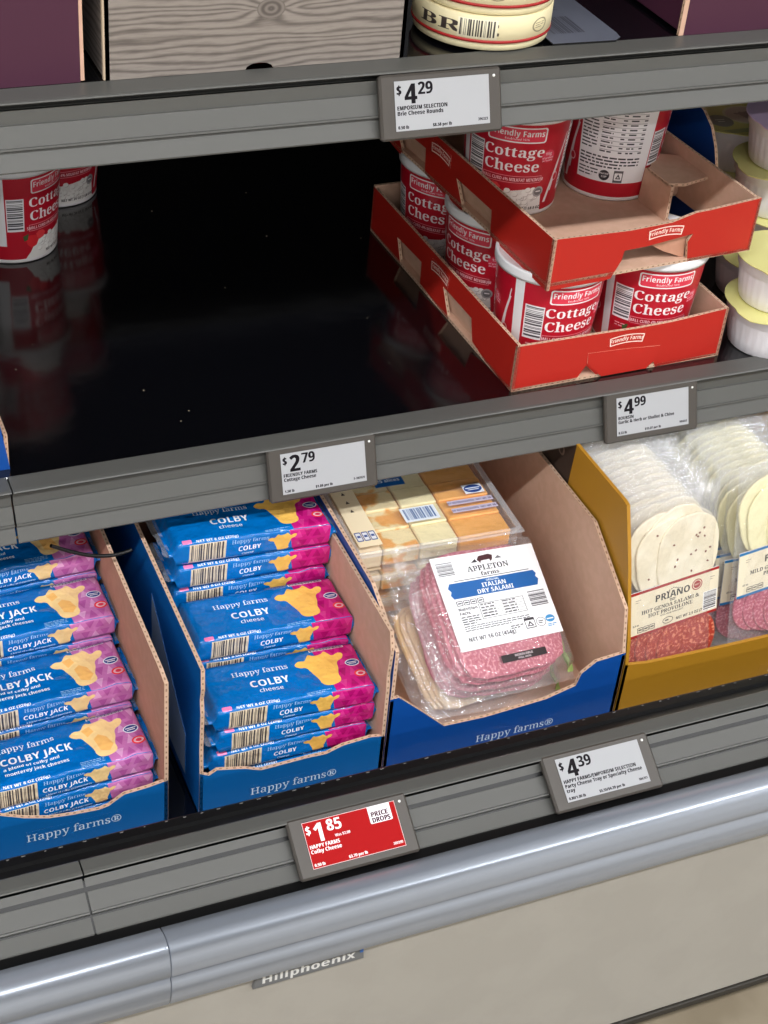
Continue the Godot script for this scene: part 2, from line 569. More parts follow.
func salami_label() -> ImageTexture:
	var white := C(246, 247, 250)
	var dark := C(46, 44, 52)
	var blue := C(24, 96, 168)
	var c := cv(480, 460, white)
	c.barcode(12, 26, 82, 72, dark, white, true)
	c.poly(PackedVector2Array([Vector2(204, 40), Vector2(216, 22), Vector2(262, 18), Vector2(280, 26), Vector2(276, 44), Vector2(266, 56), Vector2(262, 44), Vector2(222, 46), Vector2(216, 58), Vector2(210, 46)]), C(70, 36, 44))
	c.poly(PackedVector2Array([Vector2(174, 50), Vector2(196, 34), Vector2(204, 50)]), dark)
	c.poly(PackedVector2Array([Vector2(286, 46), Vector2(304, 32), Vector2(320, 46)]), C(110, 110, 116))
	c.text("APPLETON", 244, 92, 26, dark, "serif", 1, 0.95)
	c.text("farms", 244, 118, 18, dark, "serif", 1, 1.15)
	c.rect(74, 124, 350, 3, dark)
	c.poly(PackedVector2Array([Vector2(48, 134), Vector2(440, 134), Vector2(450, 152), Vector2(442, 166), Vector2(452, 180), Vector2(440, 210), Vector2(48, 210), Vector2(38, 190), Vector2(46, 174), Vector2(36, 156)]), blue)
	c.text("ORIGINAL", 244, 148, 9, white, "bold", 1)
	c.text("ITALIAN", 244, 175, 21, white, "bold", 1)
	c.text("DRY SALAMI", 244, 203, 21, white, "bold", 1)
	for i in 4:
		c.rrect(50 + i * 32, 222, 28, 24, 4, dark); c.rrect(53 + i * 32, 225, 22, 18, 3, white); c.rect(56 + i * 32, 231, 16, 6, dark)
	c.text("Nutrition", 50, 270, 14, dark, "bold"); c.text("Facts", 50, 290, 14, dark, "bold")
	c.rect(142, 250, 210, 76, dark); c.rect(144, 252, 206, 72, white)
	for k in 5:
		c.rect(144, 264 + k * 13, 206, 1, dark); c.small(150, 255 + k * 14, 90, 1, 12, 5, dark, k); c.small(250, 255 + k * 14, 90, 1, 12, 5, dark, k + 9)
	c.small(50, 300, 84, 4, 11, 5, dark, 3); c.small(50, 346, 300, 3, 10, 4, dark, 12)
	c.barcode(372, 232, 92, 84, dark, white, true)
	c.text("NET WT 16 OZ (454g)", 50, 420, 19, dark, "bold", 0, 0.85)
	c.small(250, 384, 60, 2, 10, 5, dark, 18)
	c.rrect(318, 362, 48, 52, 4, dark); c.rrect(321, 374, 42, 36, 4, white)
	c.poly(PackedVector2Array([Vector2(342, 378), Vector2(358, 404), Vector2(326, 404)]), dark); c.poly(PackedVector2Array([Vector2(342, 388), Vector2(350, 400), Vector2(334, 400)]), white)
	c.ell(394, 392, 22, 22, dark); c.ell(394, 392, 20, 20, white); c.small(382, 386, 24, 2, 9, 4, dark, 6)
	c.ell(440, 384, 22, 18, C(60, 150, 210)); c.rect(424, 382, 32, 6, white); c.small(420, 410, 42, 2, 8, 4, C(60, 150, 210), 6)
	return c.tex()

func snack_label(mild: bool) -> ImageTexture:
	var edge := C(168, 36, 34) if not mild else C(36, 116, 176)
	var dark := C(52, 44, 40)
	var cream := C(238, 226, 198)
	var c := cv(512, 250, cream)
	c.rect(0, 0, 512, 14, edge); c.rect(0, 236, 512, 14, edge)
	c.text("PRIANO", 250, 86, 36, dark, "bold", 1, 1.05)
	for k in 7:
		c.rect(214 + k * 12, 34 + absi(k - 3) * 4, 8, 4, dark)
	c.rect(232, 92, 36, 4, dark); c.rect(236, 100, 28, 4, dark)
	c.text("HOT GENOA SALAMI &" if not mild else "MILD GENOA SALAMI &", 240, 132, 20, dark, "serif", 1)
	c.text("HOT PROVOLONE" if not mild else "PROVOLONE", 240, 160, 20, dark, "serif", 1)
	c.text("MADE FROM PORK & BEEF", 250, 174, 8, dark, "sans", 1)
	for i in 3:
		c.rrect(56 + i * 34, 200, 30, 28, 4, dark); c.rrect(59 + i * 34, 203, 24, 22, 3, cream); c.rect(62 + i * 34, 210, 18, 7, dark)
	c.text("2.5 oz", 30, 188, 9, dark, "bold")
	c.ell(228, 208, 30, 18, dark); c.ell(228, 208, 27, 15, cream); c.small(212, 204, 32, 1, 10, 7, dark, 2)
	c.text("NET WT 2.5 OZ (71g)", 276, 222, 15, dark, "bold", 0, 0.9)
	c.ell(388, 62, 30, 30, edge); c.ell(388, 62, 25, 25, cream); c.ell(388, 62, 20, 20, edge); c.text("HOT" if not mild else "MILD", 388, 67, 10, cream, "bold", 1)
	c.barcode(428, 120, 78, 108, dark, C(244, 242, 240), true)
	c.small(40, 44, 30, 2, 12, 3, C(150, 130, 110), 3); c.small(462, 44, 26, 2, 12, 3, C(150, 130, 110), 4)
	return c.tex()

func tag_screen(kind: int) -> ImageTexture:
	var data: Array = [
		["4", "29", ["EMPORIUM SELECTION", "Brie Cheese Rounds"], "0.50 lb", "$8.58 per lb", "396323"],
		["2", "79", ["FRIENDLY FARMS", "Cottage Cheese"], "1.50 lb", "$1.86 per lb", "5-380929"],
		["4", "99", ["BOURSIN", "Garlic & Herb or Shallot & Chive"], "0.33 lb", "$15.07 per lb", "986863"],
		["1", "85", ["HAPPY FARMS", "Colby Cheese"], "0.50 lb", "$3.70 per lb", "380290"],
		["4", "39", ["HAPPY FARMS/EMPORIUM SELECTION", "Party Cheese Tray or Specialty Cheese", "tray"], "0.80/1.00 lb", "$5.55/$4.39 per lb", "986701"]][kind]
	var red := kind == 3
	var ink := C(18, 14, 20) if not red else C(246, 238, 238)
	var c := cv(620, 290, C(170, 171, 174) if not red else C(164, 10, 14))
	if red:
		c.rect(0, 0, 620, 3, C(236, 200, 200)); c.rect(0, 287, 620, 3, C(236, 200, 200)); c.rect(0, 0, 3, 290, C(236, 200, 200)); c.rect(617, 0, 3, 290, C(236, 200, 200))
	for o in [0.0, 2.0]:
		c.text("$", 14 + o, 80, 52, ink, "bold", 0, 0.85)
		c.text(data[0], 64 + o * 2, 134, 114, ink, "bold", 0, 0.92)
		c.text(data[1], 152 + o, 84, 70, ink, "bold", 0, 0.94)
	var y := 168.0
	for k in data[2].size():
		for o in [0.0, 1.0]:
			c.text(data[2][k], 14 + o, y, 23, ink, "bold", 0, 0.93 if k == 0 else 0.98)
		y += 31
	for o in [0.0, 1.0]:
		c.text(data[3], 14 + o, 278, 18, ink, "bold", 0, 0.9)
		c.text(data[4], 240 + o, 278, 18, ink, "bold", 0, 0.9)
	c.text(data[5], 606, 268, 16, ink, "bold", 2, 0.9)
	if red:
		c.text("Was $2.09", 190, 128, 17, ink, "bold", 0, 0.9)
		c.rrect(434, -8, 150, 118, 10, C(238, 234, 238))
		for o in [0.0, 2.0]:
			c.text("PRICE", 450 + o, 68, 30, C(60, 14, 34), "bold", 0, 1.0)
			c.text("DROPS", 450 + o, 104, 30, C(60, 14, 34), "bold", 0, 0.92)
	return c.tex()

func brand_decal(word: String, W: int, H: int, bg: Color, ink: Color, cap: float, f: String, squeeze := 1.0) -> ImageTexture:
	var c := cv(W, H, bg)
	c.text(word, W / 2.0, H / 2.0 + cap / 2.0, cap, ink, f, 1, squeeze)
	return c.tex()

func tray_logo(bg: Color) -> ImageTexture:
	var c := cv(300, 100, bg)
	var arch := func(x: float) -> float:
		return 18.0 * pow((x - 150.0) / 150.0, 2.0)
	for s in [[2.0, 0.0, C(246, 226, 214)], [10.0, 8.0, bg]]:
		var q := PackedVector2Array()
		for i in 13:
			var x: float = lerpf(s[0] + 6.0, 294.0 - s[0], i / 12.0)
			q.append(Vector2(x, 8.0 + s[1] + arch.call(x)))
		for i in 13:
			var x: float = lerpf(284.0 - s[0], 16.0 + s[0], i / 12.0)
			q.append(Vector2(x, 76.0 - s[1] + arch.call(x)))
		c.poly(q, s[2])
	c.text("Friendly Farms", 150, 54, 30, C(246, 226, 214), "bold", 1, 0.9, 0.0, 14.0)
	return c.tex()

func wood_print() -> ImageTexture:
	var n := FastNoiseLite.new()
	n.seed = 4; n.frequency = 0.012; n.fractal_octaves = 3
	var W := 640
	var H := 320
	var im := Image.create(W, H, false, Image.FORMAT_RGBA8)
	var a := C(142, 133, 125)
	var b := C(86, 78, 73)
	var knots := [[90, 90, 26], [280, 120, 30], [420, 60, 18], [150, 160, 14], [540, 200, 20], [340, 230, 24]]
	for y in H:
		for x in W:
			var d := 0.0
			for k in knots:
				var dx: float = (x - k[0]) / 2.2
				var dy: float = y - k[1]
				d += 46.0 * exp(-(dx * dx + dy * dy) / (k[2] * k[2])) * (1.0 if dy > 0 else -1.0) * 0.4
			var t := (y + d) * 0.62 + 7.0 * n.get_noise_2d(x * 0.16, y * 1.6)
			var s := 0.5 + 0.5 * sin(t)
			var g := 0.5 + 0.5 * n.get_noise_2d(x * 1.6 + 500, y * 26.0)
			im.set_pixel(x, y, a.lerp(b, clampf(pow(s, 2.2) * 0.75 + (g - 0.5) * 0.5, 0, 1)))
	for k in knots:
		for i in range(-k[2] * 2, k[2] * 2):
			for j in range(-k[2], k[2]):
				var rr: float = sqrt(i * i / 4.0 + j * j) / (k[2] * 0.62)
				if rr < 1.0 and k[0] + i >= 0 and k[0] + i < W and k[1] + j >= 0 and k[1] + j < H:
					im.set_pixel(k[0] + i, k[1] + j, a.lerp(b, 0.5 + 0.5 * sin(rr * 13.0)).lerp(b, 0.3))
	return ImageTexture.create_from_image(im)

func make_materials():
	for f in [["sans", "Droid Sans", 400], ["bold", "Droid Sans", 700], ["serif", "Droid Serif", 700], ["book", "Droid Serif", 400]]:
		var s := SystemFont.new()
		s.font_names = PackedStringArray([f[1]])
		s.font_weight = f[2]
		fonts[f[0]] = s
	M.crumple = normal_tex(256, 0.022, 4, 3, 7.0, FastNoiseLite.TYPE_CELLULAR)
	M.ripple = normal_tex(256, 0.02, 3, 8, 5.0)
	M.grey = mat(C(84, 84, 81), 0.45)
	M.tag = mat(C(72, 67, 62), 0.5)
	M.led = mat(C(236, 236, 232), 0.3)
	M.pan = mat(Color(0.035, 0.036, 0.05), 0.11, 0.0, null, 1.0)
	M.pan.normal_enabled = true
	M.pan.normal_texture = M.ripple
	M.pan.normal_scale = 0.02
	M.pan.uv1_triplanar = true
	M.pan.uv1_scale = Vector3(3, 3, 3)
	M.black = mat(Color(0.03, 0.03, 0.035), 0.45)
	M.liner = mat(Color(0.05, 0.05, 0.06), 0.5)
	M.bumper = mat(C(156, 163, 174), 0.27, 0.35)
	M.panel = mat(Color.WHITE, 0.5, 0.0, mottle(C(156, 152, 144), C(153, 149, 141), 256, 0.02, 4, 12))
	M.panel.uv1_triplanar = true
	M.panel.uv1_scale = Vector3(2, 2, 2)
	M.kick = mat(C(40, 36, 30), 0.6)
	var kraft := mottle(C(212, 172, 148), C(207, 167, 142), 256, 0.05, 4, 6)
	M.kraft = mat(Color.WHITE, 0.85, 0.0, kraft)
	M.kraft.uv1_triplanar = true
	M.kraft.uv1_scale = Vector3(6, 6, 6)
	M.kraft_pink = mat(C(236, 214, 206), 0.85, 0.0, kraft)
	M.kraft_pink.uv1_triplanar = true
	M.kraft_pink.uv1_scale = Vector3(6, 6, 6)
	var fl := cv(64, 16, C(206, 172, 146))
	for i in 4:
		fl.rect(i * 16 + [5, 3, 6, 4][i], 5, [5, 7, 4, 6][i], 6, C(146, 112, 90))
	M.flute = mat(Color.WHITE, 0.9, 0.0, fl.tex())
	M.box_blue = mat(C(8, 98, 168), 0.42)
	M.box_navy = mat(C(10, 74, 154), 0.42)
	M.tray_red = mat(C(184, 34, 22), 0.5)
	M.gold = mat(C(176, 126, 30), 0.5)
	M.purple = mat(C(70, 30, 52), 0.55)
	M.white_plastic = mat(C(236, 234, 238), 0.35)
	M.lid = mat(C(238, 238, 240), 0.35)
	M.foil_yellow = mat(C(222, 218, 142), 0.4)
	M.foil_lilac = mat(C(236, 208, 244), 0.4)
	M.wrap_colby = mat(Color.WHITE, 0.15, 0.0, wrapper(false))
	M.wrap_jack = mat(Color.WHITE, 0.15, 0.0, wrapper(true))
	for m in [M.wrap_colby, M.wrap_jack]:
		m.normal_enabled = true
		m.normal_texture = M.crumple
		m.normal_scale = 0.6
	M.film = film(0.08, 0.06)
	M.film_edge = film(0.16, 0.1)
	M.cup = mat(Color.WHITE, 0.34, 0.0, cup_print())
# ---------------------------------------------------------------- store and case
const X0 := -0.95
const X1 := 2.35

func build_store():
	var fl := mat(Color.WHITE, 0.4, 0.0, mottle(C(150, 138, 118), C(136, 124, 104), 256, 0.03, 4, 31))
	fl.uv1_triplanar = true
	struct("floor", bbox(Vector3(-6, -0.1, -2.4), Vector3(8, 0, 13.4), 0.0005), fl, "tan store floor in front of the refrigerated case", "floor")
	var wm := mat(C(206, 206, 204), 0.8)
	struct("ceiling", bbox(Vector3(-6, 3.6, -2.4), Vector3(8, 3.7, 13.4), 0.0005), wm, "white store ceiling carrying the long lamps", "ceiling")
	struct("wall_back", bbox(Vector3(-6, 0, -2.4), Vector3(8, 3.6, -2.3), 0.0005), wm, "pale store wall behind the refrigerated case", "wall")
	struct("wall_front", bbox(Vector3(-6, 0, 13.3), Vector3(8, 3.6, 13.4), 0.0005), wm, "pale store wall at the far side of the shop", "wall")
	struct("wall_left", bbox(Vector3(-6.1, 0, -2.4), Vector3(-6, 3.6, 13.4), 0.0005), wm, "pale store wall past the open end of the aisle", "wall")
	struct("wall_right", bbox(Vector3(8, 0, -2.4), Vector3(8.1, 3.6, 13.4), 0.0005), wm, "pale store wall past the other end of the aisle", "wall")

# frame of a price rail: x along the rail, y up its sloped face, z out of it
func rail_frame(y: float, z: float, deg: float) -> Transform3D:
	var t := deg_to_rad(deg)
	return Transform3D(Basis(Vector3(1, 0, 0), Vector3(0, cos(t), -sin(t)), Vector3(0, sin(t), cos(t))), Vector3(0, y, z))

const RAIL := [[-0.028, 0.0012], [-0.024, 0.0012], [-0.022, -0.0034], [-0.0078, -0.0034], [-0.0102, -0.0126], [-0.0085, -0.0131], [-0.0075, -0.0270], [-0.0062, -0.0276], [-0.0062, -0.0288], [-0.0095, -0.0296], [-0.0078, -0.0425], [-0.0085, -0.0435], [-0.0105, -0.0435], [-0.0125, -0.03], [-0.020, -0.012], [-0.028, -0.006]]

func rail_segments(parent: Node3D, fr: Transform3D, cuts: Array):
	for k in cuts.size() - 1:
		var st := begin()
		sweep_x(st, RAIL, cuts[k] + 0.0008, cuts[k + 1] - 0.0008)
		put("price_rail", done(st), M.grey, parent, fr)

func lip_segments(parent: Node3D, y: float, zb: float, zf: float, cuts: Array):
	for k in cuts.size() - 1:
		var st := begin()
		sweep_x(st, [[zb, y - 0.004], [zb, y - 0.0008], [zb + 0.0015, y], [zf - 0.003, y], [zf - 0.0007, y - 0.0005], [zf, y - 0.0012], [zf - 0.0006, y - 0.0019], [zf - 0.004, y - 0.0024]], cuts[k] + 0.0006, cuts[k + 1] - 0.0006)
		put("front_lip", done(st), M.grey, parent)

func build_shelf(y: float, zb: float, zf: float, label: String, fr: Transform3D, cuts: Array, z_back := -1.70):
	var t := thing("display_shelf", label, "shelf")
	put("shelf_pan", bbox(Vector3(X0, y - 0.008, z_back), Vector3(X1, y - 0.002, zb), 0.001), M.pan, t)
	lip_segments(t, y, zb, zf, cuts)
	rail_segments(t, fr, cuts)
	put("rail_backing", bbox(Vector3(X0, y - 0.022, zb - 0.012), Vector3(X1, y - 0.008, zb - 0.006), 0.001), M.black, t)
	return t

func build_case():
	var t := thing("refrigerated_case", "open grey refrigerated case with silver bumper and beige front panel", "fridge case")
	put("deck_pan", bbox(Vector3(X0, 0.335, -1.70), Vector3(X1, 0.3470, -0.784), 0.001), M.pan, t)
	var st := begin()
	sweep_x(st, [[-0.783, 0.335], [-0.783, 0.4385], [-0.781, 0.440], [-0.774, 0.440], [-0.773, 0.437], [-0.7615, 0.441], [-0.7605, 0.435], [-0.762, 0.335]], X0, X1)
	put("deck_strip", done(st), M.black, t)
	st = begin()   # row of small ticks moulded along the strip
	var x := -0.2
	while x < 1.4:
		bevel_box(st, Vector3(x, 0.4395, -0.7806), Vector3(x + rng.randf_range(0.0012, 0.0035), 0.4404, -0.7797), 0.0002)
		x += rng.randf_range(0.008, 0.02)
	put("strip_ticks", done(st), mat(C(92, 90, 88), 0.5), t)
	lip_segments(t, 0.4465, -0.7597, -0.7454, [X0, 0.158, 1.377, X1])
	rail_segments(t, rail_frame(0.4475, -0.747, 57.83), [X0, 0.158, 1.377, X1])
	# dark channel under the rail
	st = begin()
	sweep_x(st, [[-0.765, 0.43], [-0.748, 0.437], [-0.716, 0.417], [-0.702, 0.4205], [-0.700, 0.416], [-0.765, 0.40]], X0, X1)
	put("rail_channel", done(st), M.black, t)
	for c in [[X0, 0.2005], [0.2015, 1.42], [1.421, X1]]:
		st = begin(true)
		var prof := [[-0.7035, 0.418], [-0.7025, 0.4225]]
		prof.append_array([[-0.694, 0.4265], [-0.687, 0.4275], [-0.682, 0.4262], [-0.6785, 0.4232], [-0.6762, 0.418], [-0.675, 0.41], [-0.6747, 0.4025], [-0.6765, 0.4005], [-0.6768, 0.398], [-0.6748, 0.395], [-0.6748, 0.386], [-0.676, 0.376], [-0.679, 0.366], [-0.684, 0.3605], [-0.692, 0.359], [-0.70, 0.362]])
		sweep_x(st, prof, c[0], c[1])
		put("bumper", done(st), M.bumper, t)
	put("front_panel", bbox(Vector3(X0, 0.137, -0.72), Vector3(X1, 0.395, -0.69), 0.002), M.panel, t)
	put("kick_plate", bbox(Vector3(X0, 0.0, -0.80), Vector3(X1, 0.16, -0.76), 0.002), M.kick, t)
	put("panel_edge", bbox(Vector3(X0, 0.129, -0.715), Vector3(X1, 0.137, -0.688), 0.001), M.kick, t)
	put("base", bbox(Vector3(X0, 0.0, -1.76), Vector3(X1, 0.334, -0.80), 0.002), M.liner, t)
	put("back_liner", bbox(Vector3(X0, 0.43, -1.76), Vector3(X1, 2.05, -1.71), 0.002), M.liner, t)
	put("canopy", bbox(Vector3(X0, 1.95, -1.76), Vector3(X1, 2.05, -1.0), 0.002), M.grey, t)
	for xx in [X0 - 0.04, X1]:
		put("end_panel", bbox(Vector3(xx, 0.0, -1.76), Vector3(xx + 0.04, 2.05, -0.86), 0.002), M.panel, t)
	# maker's plate
	var pl := put("maker_plate", sheet([[0, 0], [0.088, 0], [0.0865, 0.0155], [0.003, 0.0155]], 0.003, mat(Color.WHITE, 0.4, 0.0, brand_decal("Hillphoenix", 440, 78, C(96, 98, 100), C(206, 206, 204), 42, "bold", 1.15)), mat(C(110, 112, 114), 0.4), Rect2(0, 0, 0.088, 0.0155)), null, t, Transform3D(Basis(), Vector3(0.2665, 0.3435, -0.6868)))
	put("blue_end", bbox(Vector3(0.084, 0.009, 0.0002), Vector3(0.0868, 0.0155, 0.0012), 0.0003), mat(C(36, 90, 160), 0.4), pl)

func build_lamps():
	var k := 0
	for z in [1.15, 3.7, 6.25, 8.8, 11.35]:
		for x in [-3.6, -0.7, 2.2, 5.1]:
			var t := thing("ceiling_lamp", "long white strip lamp %s, %s" % [["by the open aisle end", "second from the open end", "third from the open end", "at the closed end"][k % 4], ["row above the case aisle", "second row out from the case", "third row out from the case", "fourth row out from the case", "row farthest from the case"][k / 4]], "lamp", Vector3(x, 3.5, z), Basis(), "strip lamps row %d from the case" % (k / 4 + 1))
			put("housing", bbox(Vector3(-1.448, 0.02, -0.08), Vector3(1.448, 0.1, 0.08), 0.004), mat(C(230, 230, 230), 0.5), t)
			var glow := mat(C(252, 253, 255), 0.5)
			glow.emission_enabled = true
			glow.emission = Color(0.985, 0.99, 1.0)
			glow.emission_energy_multiplier = 8.0 if k < 4 else 4.0
			put("diffuser", bbox(Vector3(-1.445, 0.0, -0.06), Vector3(1.445, 0.02, 0.06), 0.003), glow, t)
			var l := AreaLight3D.new()
			l.name = "lamp_light"
			l.area_size = Vector2(2.88, 0.12)
			l.light_energy = LAMP * (2.0 if k < 4 else 0.85)   # same lamps; aisle row boosted so one highlight line dominates the bumper
			l.light_color = Color(0.985, 0.99, 1.0)
			l.shadow_enabled = true
			l.area_range = 20.0
			l.position = Vector3(0, -0.004, 0)
			l.rotation_degrees = Vector3(-90, 0, 0)
			t.add_child(l)
			k += 1

func build_tags():
	var tops := rail_frame(0.9088, -0.9899, 20.15)
	var mids := rail_frame(0.5917, -1.0032, 21.05)
	var bots := rail_frame(0.4475, -0.747, 57.83)
	var spots := [[tops, 0.4415, "grey price tag reading $4.29 on the upper shelf rail"], [mids, 0.3762, "grey price tag reading $2.79 for cottage cheese on the shelf rail"], [mids, 0.6887, "grey price tag reading $4.99 under the red trays of cups"], [bots, 0.3083, "price tag with red screen reading $1.85 below the colby carton"], [bots, 0.5184, "grey price tag reading $4.39 below the salami carton"]]
	var body := bbox(Vector3(0, -0.0453, -0.006), Vector3(0.095, 0, 0), 0.0016)
	for k in 5:
		var fr: Transform3D = spots[k][0]
		var t := thing("price_tag", spots[k][2], "price tag", fr.origin + Vector3(spots[k][1], 0, 0), fr.basis, "electronic price tags")
		put("body", body, M.tag, t)
		var sm := mat(Color.WHITE, 0.6, 0.0, tag_screen(k), 0.25)
		put("screen", sheet([[0, 0], [0.0737, 0], [0.0737, 0.0344], [0, 0.0344]], 0.0004, sm, M.tag), null, t, Transform3D(Basis(), Vector3(0.0109, -0.0390, 0.0005)))
		var st := begin(true)
		lathe(st, [[0.0, 0.0006], [0.0008, 0.0005], [0.0011, 0.0]], 12)
		put("indicator", done(st), M.led, t, Transform3D(Basis(Vector3.RIGHT, PI / 2), Vector3(0.089, -0.006, 0.0)))
# ---------------------------------------------------------------- cartons
func outline_shift(o: Array, dx: float, dy: float) -> Array:
	var q := []
	for p in o:
		q.append([p[0] - dx, p[1] - dy])
	return q

const BOARD := 1.09   # the carton plans below are drawn this much smaller than life

# open display carton: o is the plan's origin; outlines are front in (x, y), sides in (z, y)
func carton(t: Node3D, o: Vector3, x0: float, x1: float, zf: float, zb: float, y: float, front: Array, left: Array, right: Array, top: float, out: Material, inn: Material):
	var th := 0.003
	t.scale = Vector3.ONE * BOARD
	if front.size():
		put("front_wall", sheet(outline_shift(front, o.x, o.y), th, out, inn), null, t, Transform3D(Basis(), Vector3(0, 0, zf - o.z)))
	put("side_wall", sheet(outline_shift(left, o.z, o.y), th, out, inn), null, t, on_left(x0 - o.x))
	var r2 := []
	for p in right:
		r2.append([-(p[0] - o.z), p[1] - o.y])
	put("side_wall", sheet(r2, th, out, inn), null, t, on_right(x1 - o.x))
	put("back_wall", sheet([[-(x1 - o.x), y - o.y], [-(x0 - o.x), y - o.y], [-(x0 - o.x), top - o.y], [-(x1 - o.x), top - o.y]], th, out, inn), null, t, on_back(zb - o.z))
	put("base", sheet([[x0 - o.x, -(zf - o.z)], [x1 - o.x, -(zf - o.z)], [x1 - o.x, -(zb - o.z)], [x0 - o.x, -(zb - o.z)]], th, inn, out), null, t, flat_up(y + th - o.y))

func decal(t: Node3D, called: String, x: float, y: float, z: float, w: float, h: float, m: Material, xf := Transform3D()):
	put(called, sheet([[0, 0], [w, 0], [w, h], [0, h]], 0.00005, m, m), null, t, xf * Transform3D(Basis(), Vector3(x, y, z + 0.0002)))

# ---------------------------------------------------------------- cheese blocks
func block_mesh(sd: int, crush: float) -> ArrayMesh:
	var n := FastNoiseLite.new()
	n.seed = sd
	n.frequency = 60.0
	n.fractal_octaves = 3
	var D := 0.0248
	var T := 0.0100
	var rad := 0.0028
	# perimeter from the back top edge over the top, down the front, under and up the back
	var per := []
	var side := [[-D, T, D, T, 12], [D, T, D, -T, 6], [D, -T, -D, -T, 6], [-D, -T, -D, T, 4]]
	var vv := [0.0, 229.0, 323.0, 552.0, 646.0]
	for s in 4:
		for i in side[s][4]:
			var f: float = float(i) / side[s][4]
			per.append([lerpf(side[s][0], side[s][2], f), lerpf(side[s][1], side[s][3], f), lerpf(vv[s], vv[s + 1], f) / 646.0])
	per.append([-D, T, 1.0])
	var xs := [-0.0672, -0.0655, -0.0640, -0.0625, -0.0613, -0.0595, -0.05, -0.04, -0.03, -0.02, -0.01, 0.0, 0.01, 0.02, 0.03, 0.04, 0.05, 0.0595, 0.0613, 0.0625, 0.0640, 0.0655, 0.0672]
	var rows := []
	for x in xs:
		var a := absf(x)
		var kh := 1.0
		var kd := 1.0
		if a > 0.0639:
			kh = 0.07; kd = 0.96
		elif a > 0.0612:
			kh = lerpf(0.86, 0.10, (a - 0.0612) / 0.0027); kd = lerpf(0.99, 0.96, (a - 0.0612) / 0.0027)
		var row := []
		for p in per:
			var z: float = p[0] * kd
			var y: float = p[1] * kh
			# round the long edges
			var cz := clampf(z, -D + rad, D - rad)
			var cy := clampf(y, -T + rad, T - rad) if kh > 0.9 else y
			var off := Vector2(z - cz, y - cy)
			if off.x != 0.0 and off.y != 0.0:
				off = off.normalized() * rad
			z = cz + off.x; y = cy + off.y
			var w := n.get_noise_3d(x, y * 2.0, z)
			var k := (0.0005 + crush) if kh > 0.9 else (0.0012 if a < 0.065 else 0.0022)
			if y > -T * 0.9 or kh < 0.9:
				y += w * k
				z += n.get_noise_3d(z + 3.0, x, y) * k * 0.7
			row.append([Vector3(x, y + T, z), Vector2(0.5 + x / 0.1404, p[2])])
		rows.append(row)
	var st := begin(true)
	for i in rows.size() - 1:
		for j in per.size() - 1:
			var q := [rows[i][j], rows[i][j + 1], rows[i + 1][j + 1], rows[i + 1][j]]
			for k in [0, 2, 1, 0, 3, 2]:
				v3(st, q[k][0], q[k][1])
	return done(st)

func seal_mesh(sd: int, s: float) -> ArrayMesh:   # clear fin of surplus film at an end
	var n := FastNoiseLite.new()
	n.seed = sd
	n.frequency = 70.0
	var st := begin(true)
	grid(st, 6, 14, func(u: float, v: float) -> Vector3:
		var z := lerpf(-0.0238, 0.0238, v)
		return Vector3(s * (0.0650 + u * 0.0065), 0.0105 + n.get_noise_2d(z, u * 0.01) * 0.006 * u, z), Rect2(0, 0, 0.4, 1))
	return done(st)

func pack(src: Dictionary, k: int, jack: bool, label: String, group: String, at: Vector3, basis: Basis):
	var key := k % 3
	if not src.has(key):
		var t := thing("cheese_block", label, "cheese", at, basis, group)
		put("wrapped_block", src.meshes[key], M.wrap_jack if jack else M.wrap_colby, t)
		for s in 2:
			put("end_seal", src.seals[s], M.film_edge, t)
		src[key] = t
	else:
		copy(src[key], "cheese_block", label, group, at, basis)

func build_cheese_blocks():
	var seals := [seal_mesh(5, -1.0), seal_mesh(6, 1.0)]
	var meshes := [block_mesh(11, 0.0003), block_mesh(23, 0.0006), block_mesh(37, 0.0011)]
	var order := ["topmost", "second down", "third down", "fourth down", "fifth down", "sixth down", "bottom one"]
	# carton, count of each stack from the front wall back, x of middle, pitch of one block, tilt along x
	var T := 0.0220
	for set in [[true, [3, 4, 5, 6], 0.1755, [-0.8965, -0.9554, -1.0137, -1.0720]], [false, [4, 5, 7], 0.3625, [-0.8965, -0.9559, -1.0159]]]:
		var src := {"meshes": meshes, "seals": seals}
		var jack: bool = set[0]
		var kind := "colby jack" if jack else "colby"
		var rows := ["stack at the low wall", "second stack behind low wall", "third stack behind low wall", "rearmost stack"]
		if not jack:
			rows[2] = "rearmost tall stack"
		for r in set[1].size():
			var n: int = set[1][r]
			for i in n:
				var from_top := n - 1 - i
				var tilt := (0.0 if jack else -0.045) + rng.randf_range(-0.012, 0.012)
				var yaw := rng.randf_range(-0.02, 0.02) + (0.03 if jack else 0.0)
				var lean := rng.randf_range(-0.02, 0.02)
				var b := Basis.from_euler(Vector3(lean * 0.5, yaw, tilt * float(i) / maxf(1.0, n - 1))).scaled(Vector3.ONE * 1.09)
				var dx := rng.randf_range(-0.0015, 0.0015)
				if not jack and r == 0 and from_top == 2:
					dx -= 0.004
				if not jack and r == 2 and from_top > 0:
					dx += 0.003 * (from_top % 2)
				var y := 0.3510 + i * T * (1.02 if jack else (1.09 if r == 2 else 1.03)) + (0.0025 if not jack and i > 0 else 0.0)
				pack(src, i + r * 2 + (2 if r == 2 and from_top == 0 else 0), jack, "%s %s cheese block, %s of the %s" % ["lilac and blue" if jack else "magenta and blue", kind, order[from_top], rows[r]], "%s blocks in their blue carton" % kind, Vector3(set[2] + dx, y, set[3][r]), b)

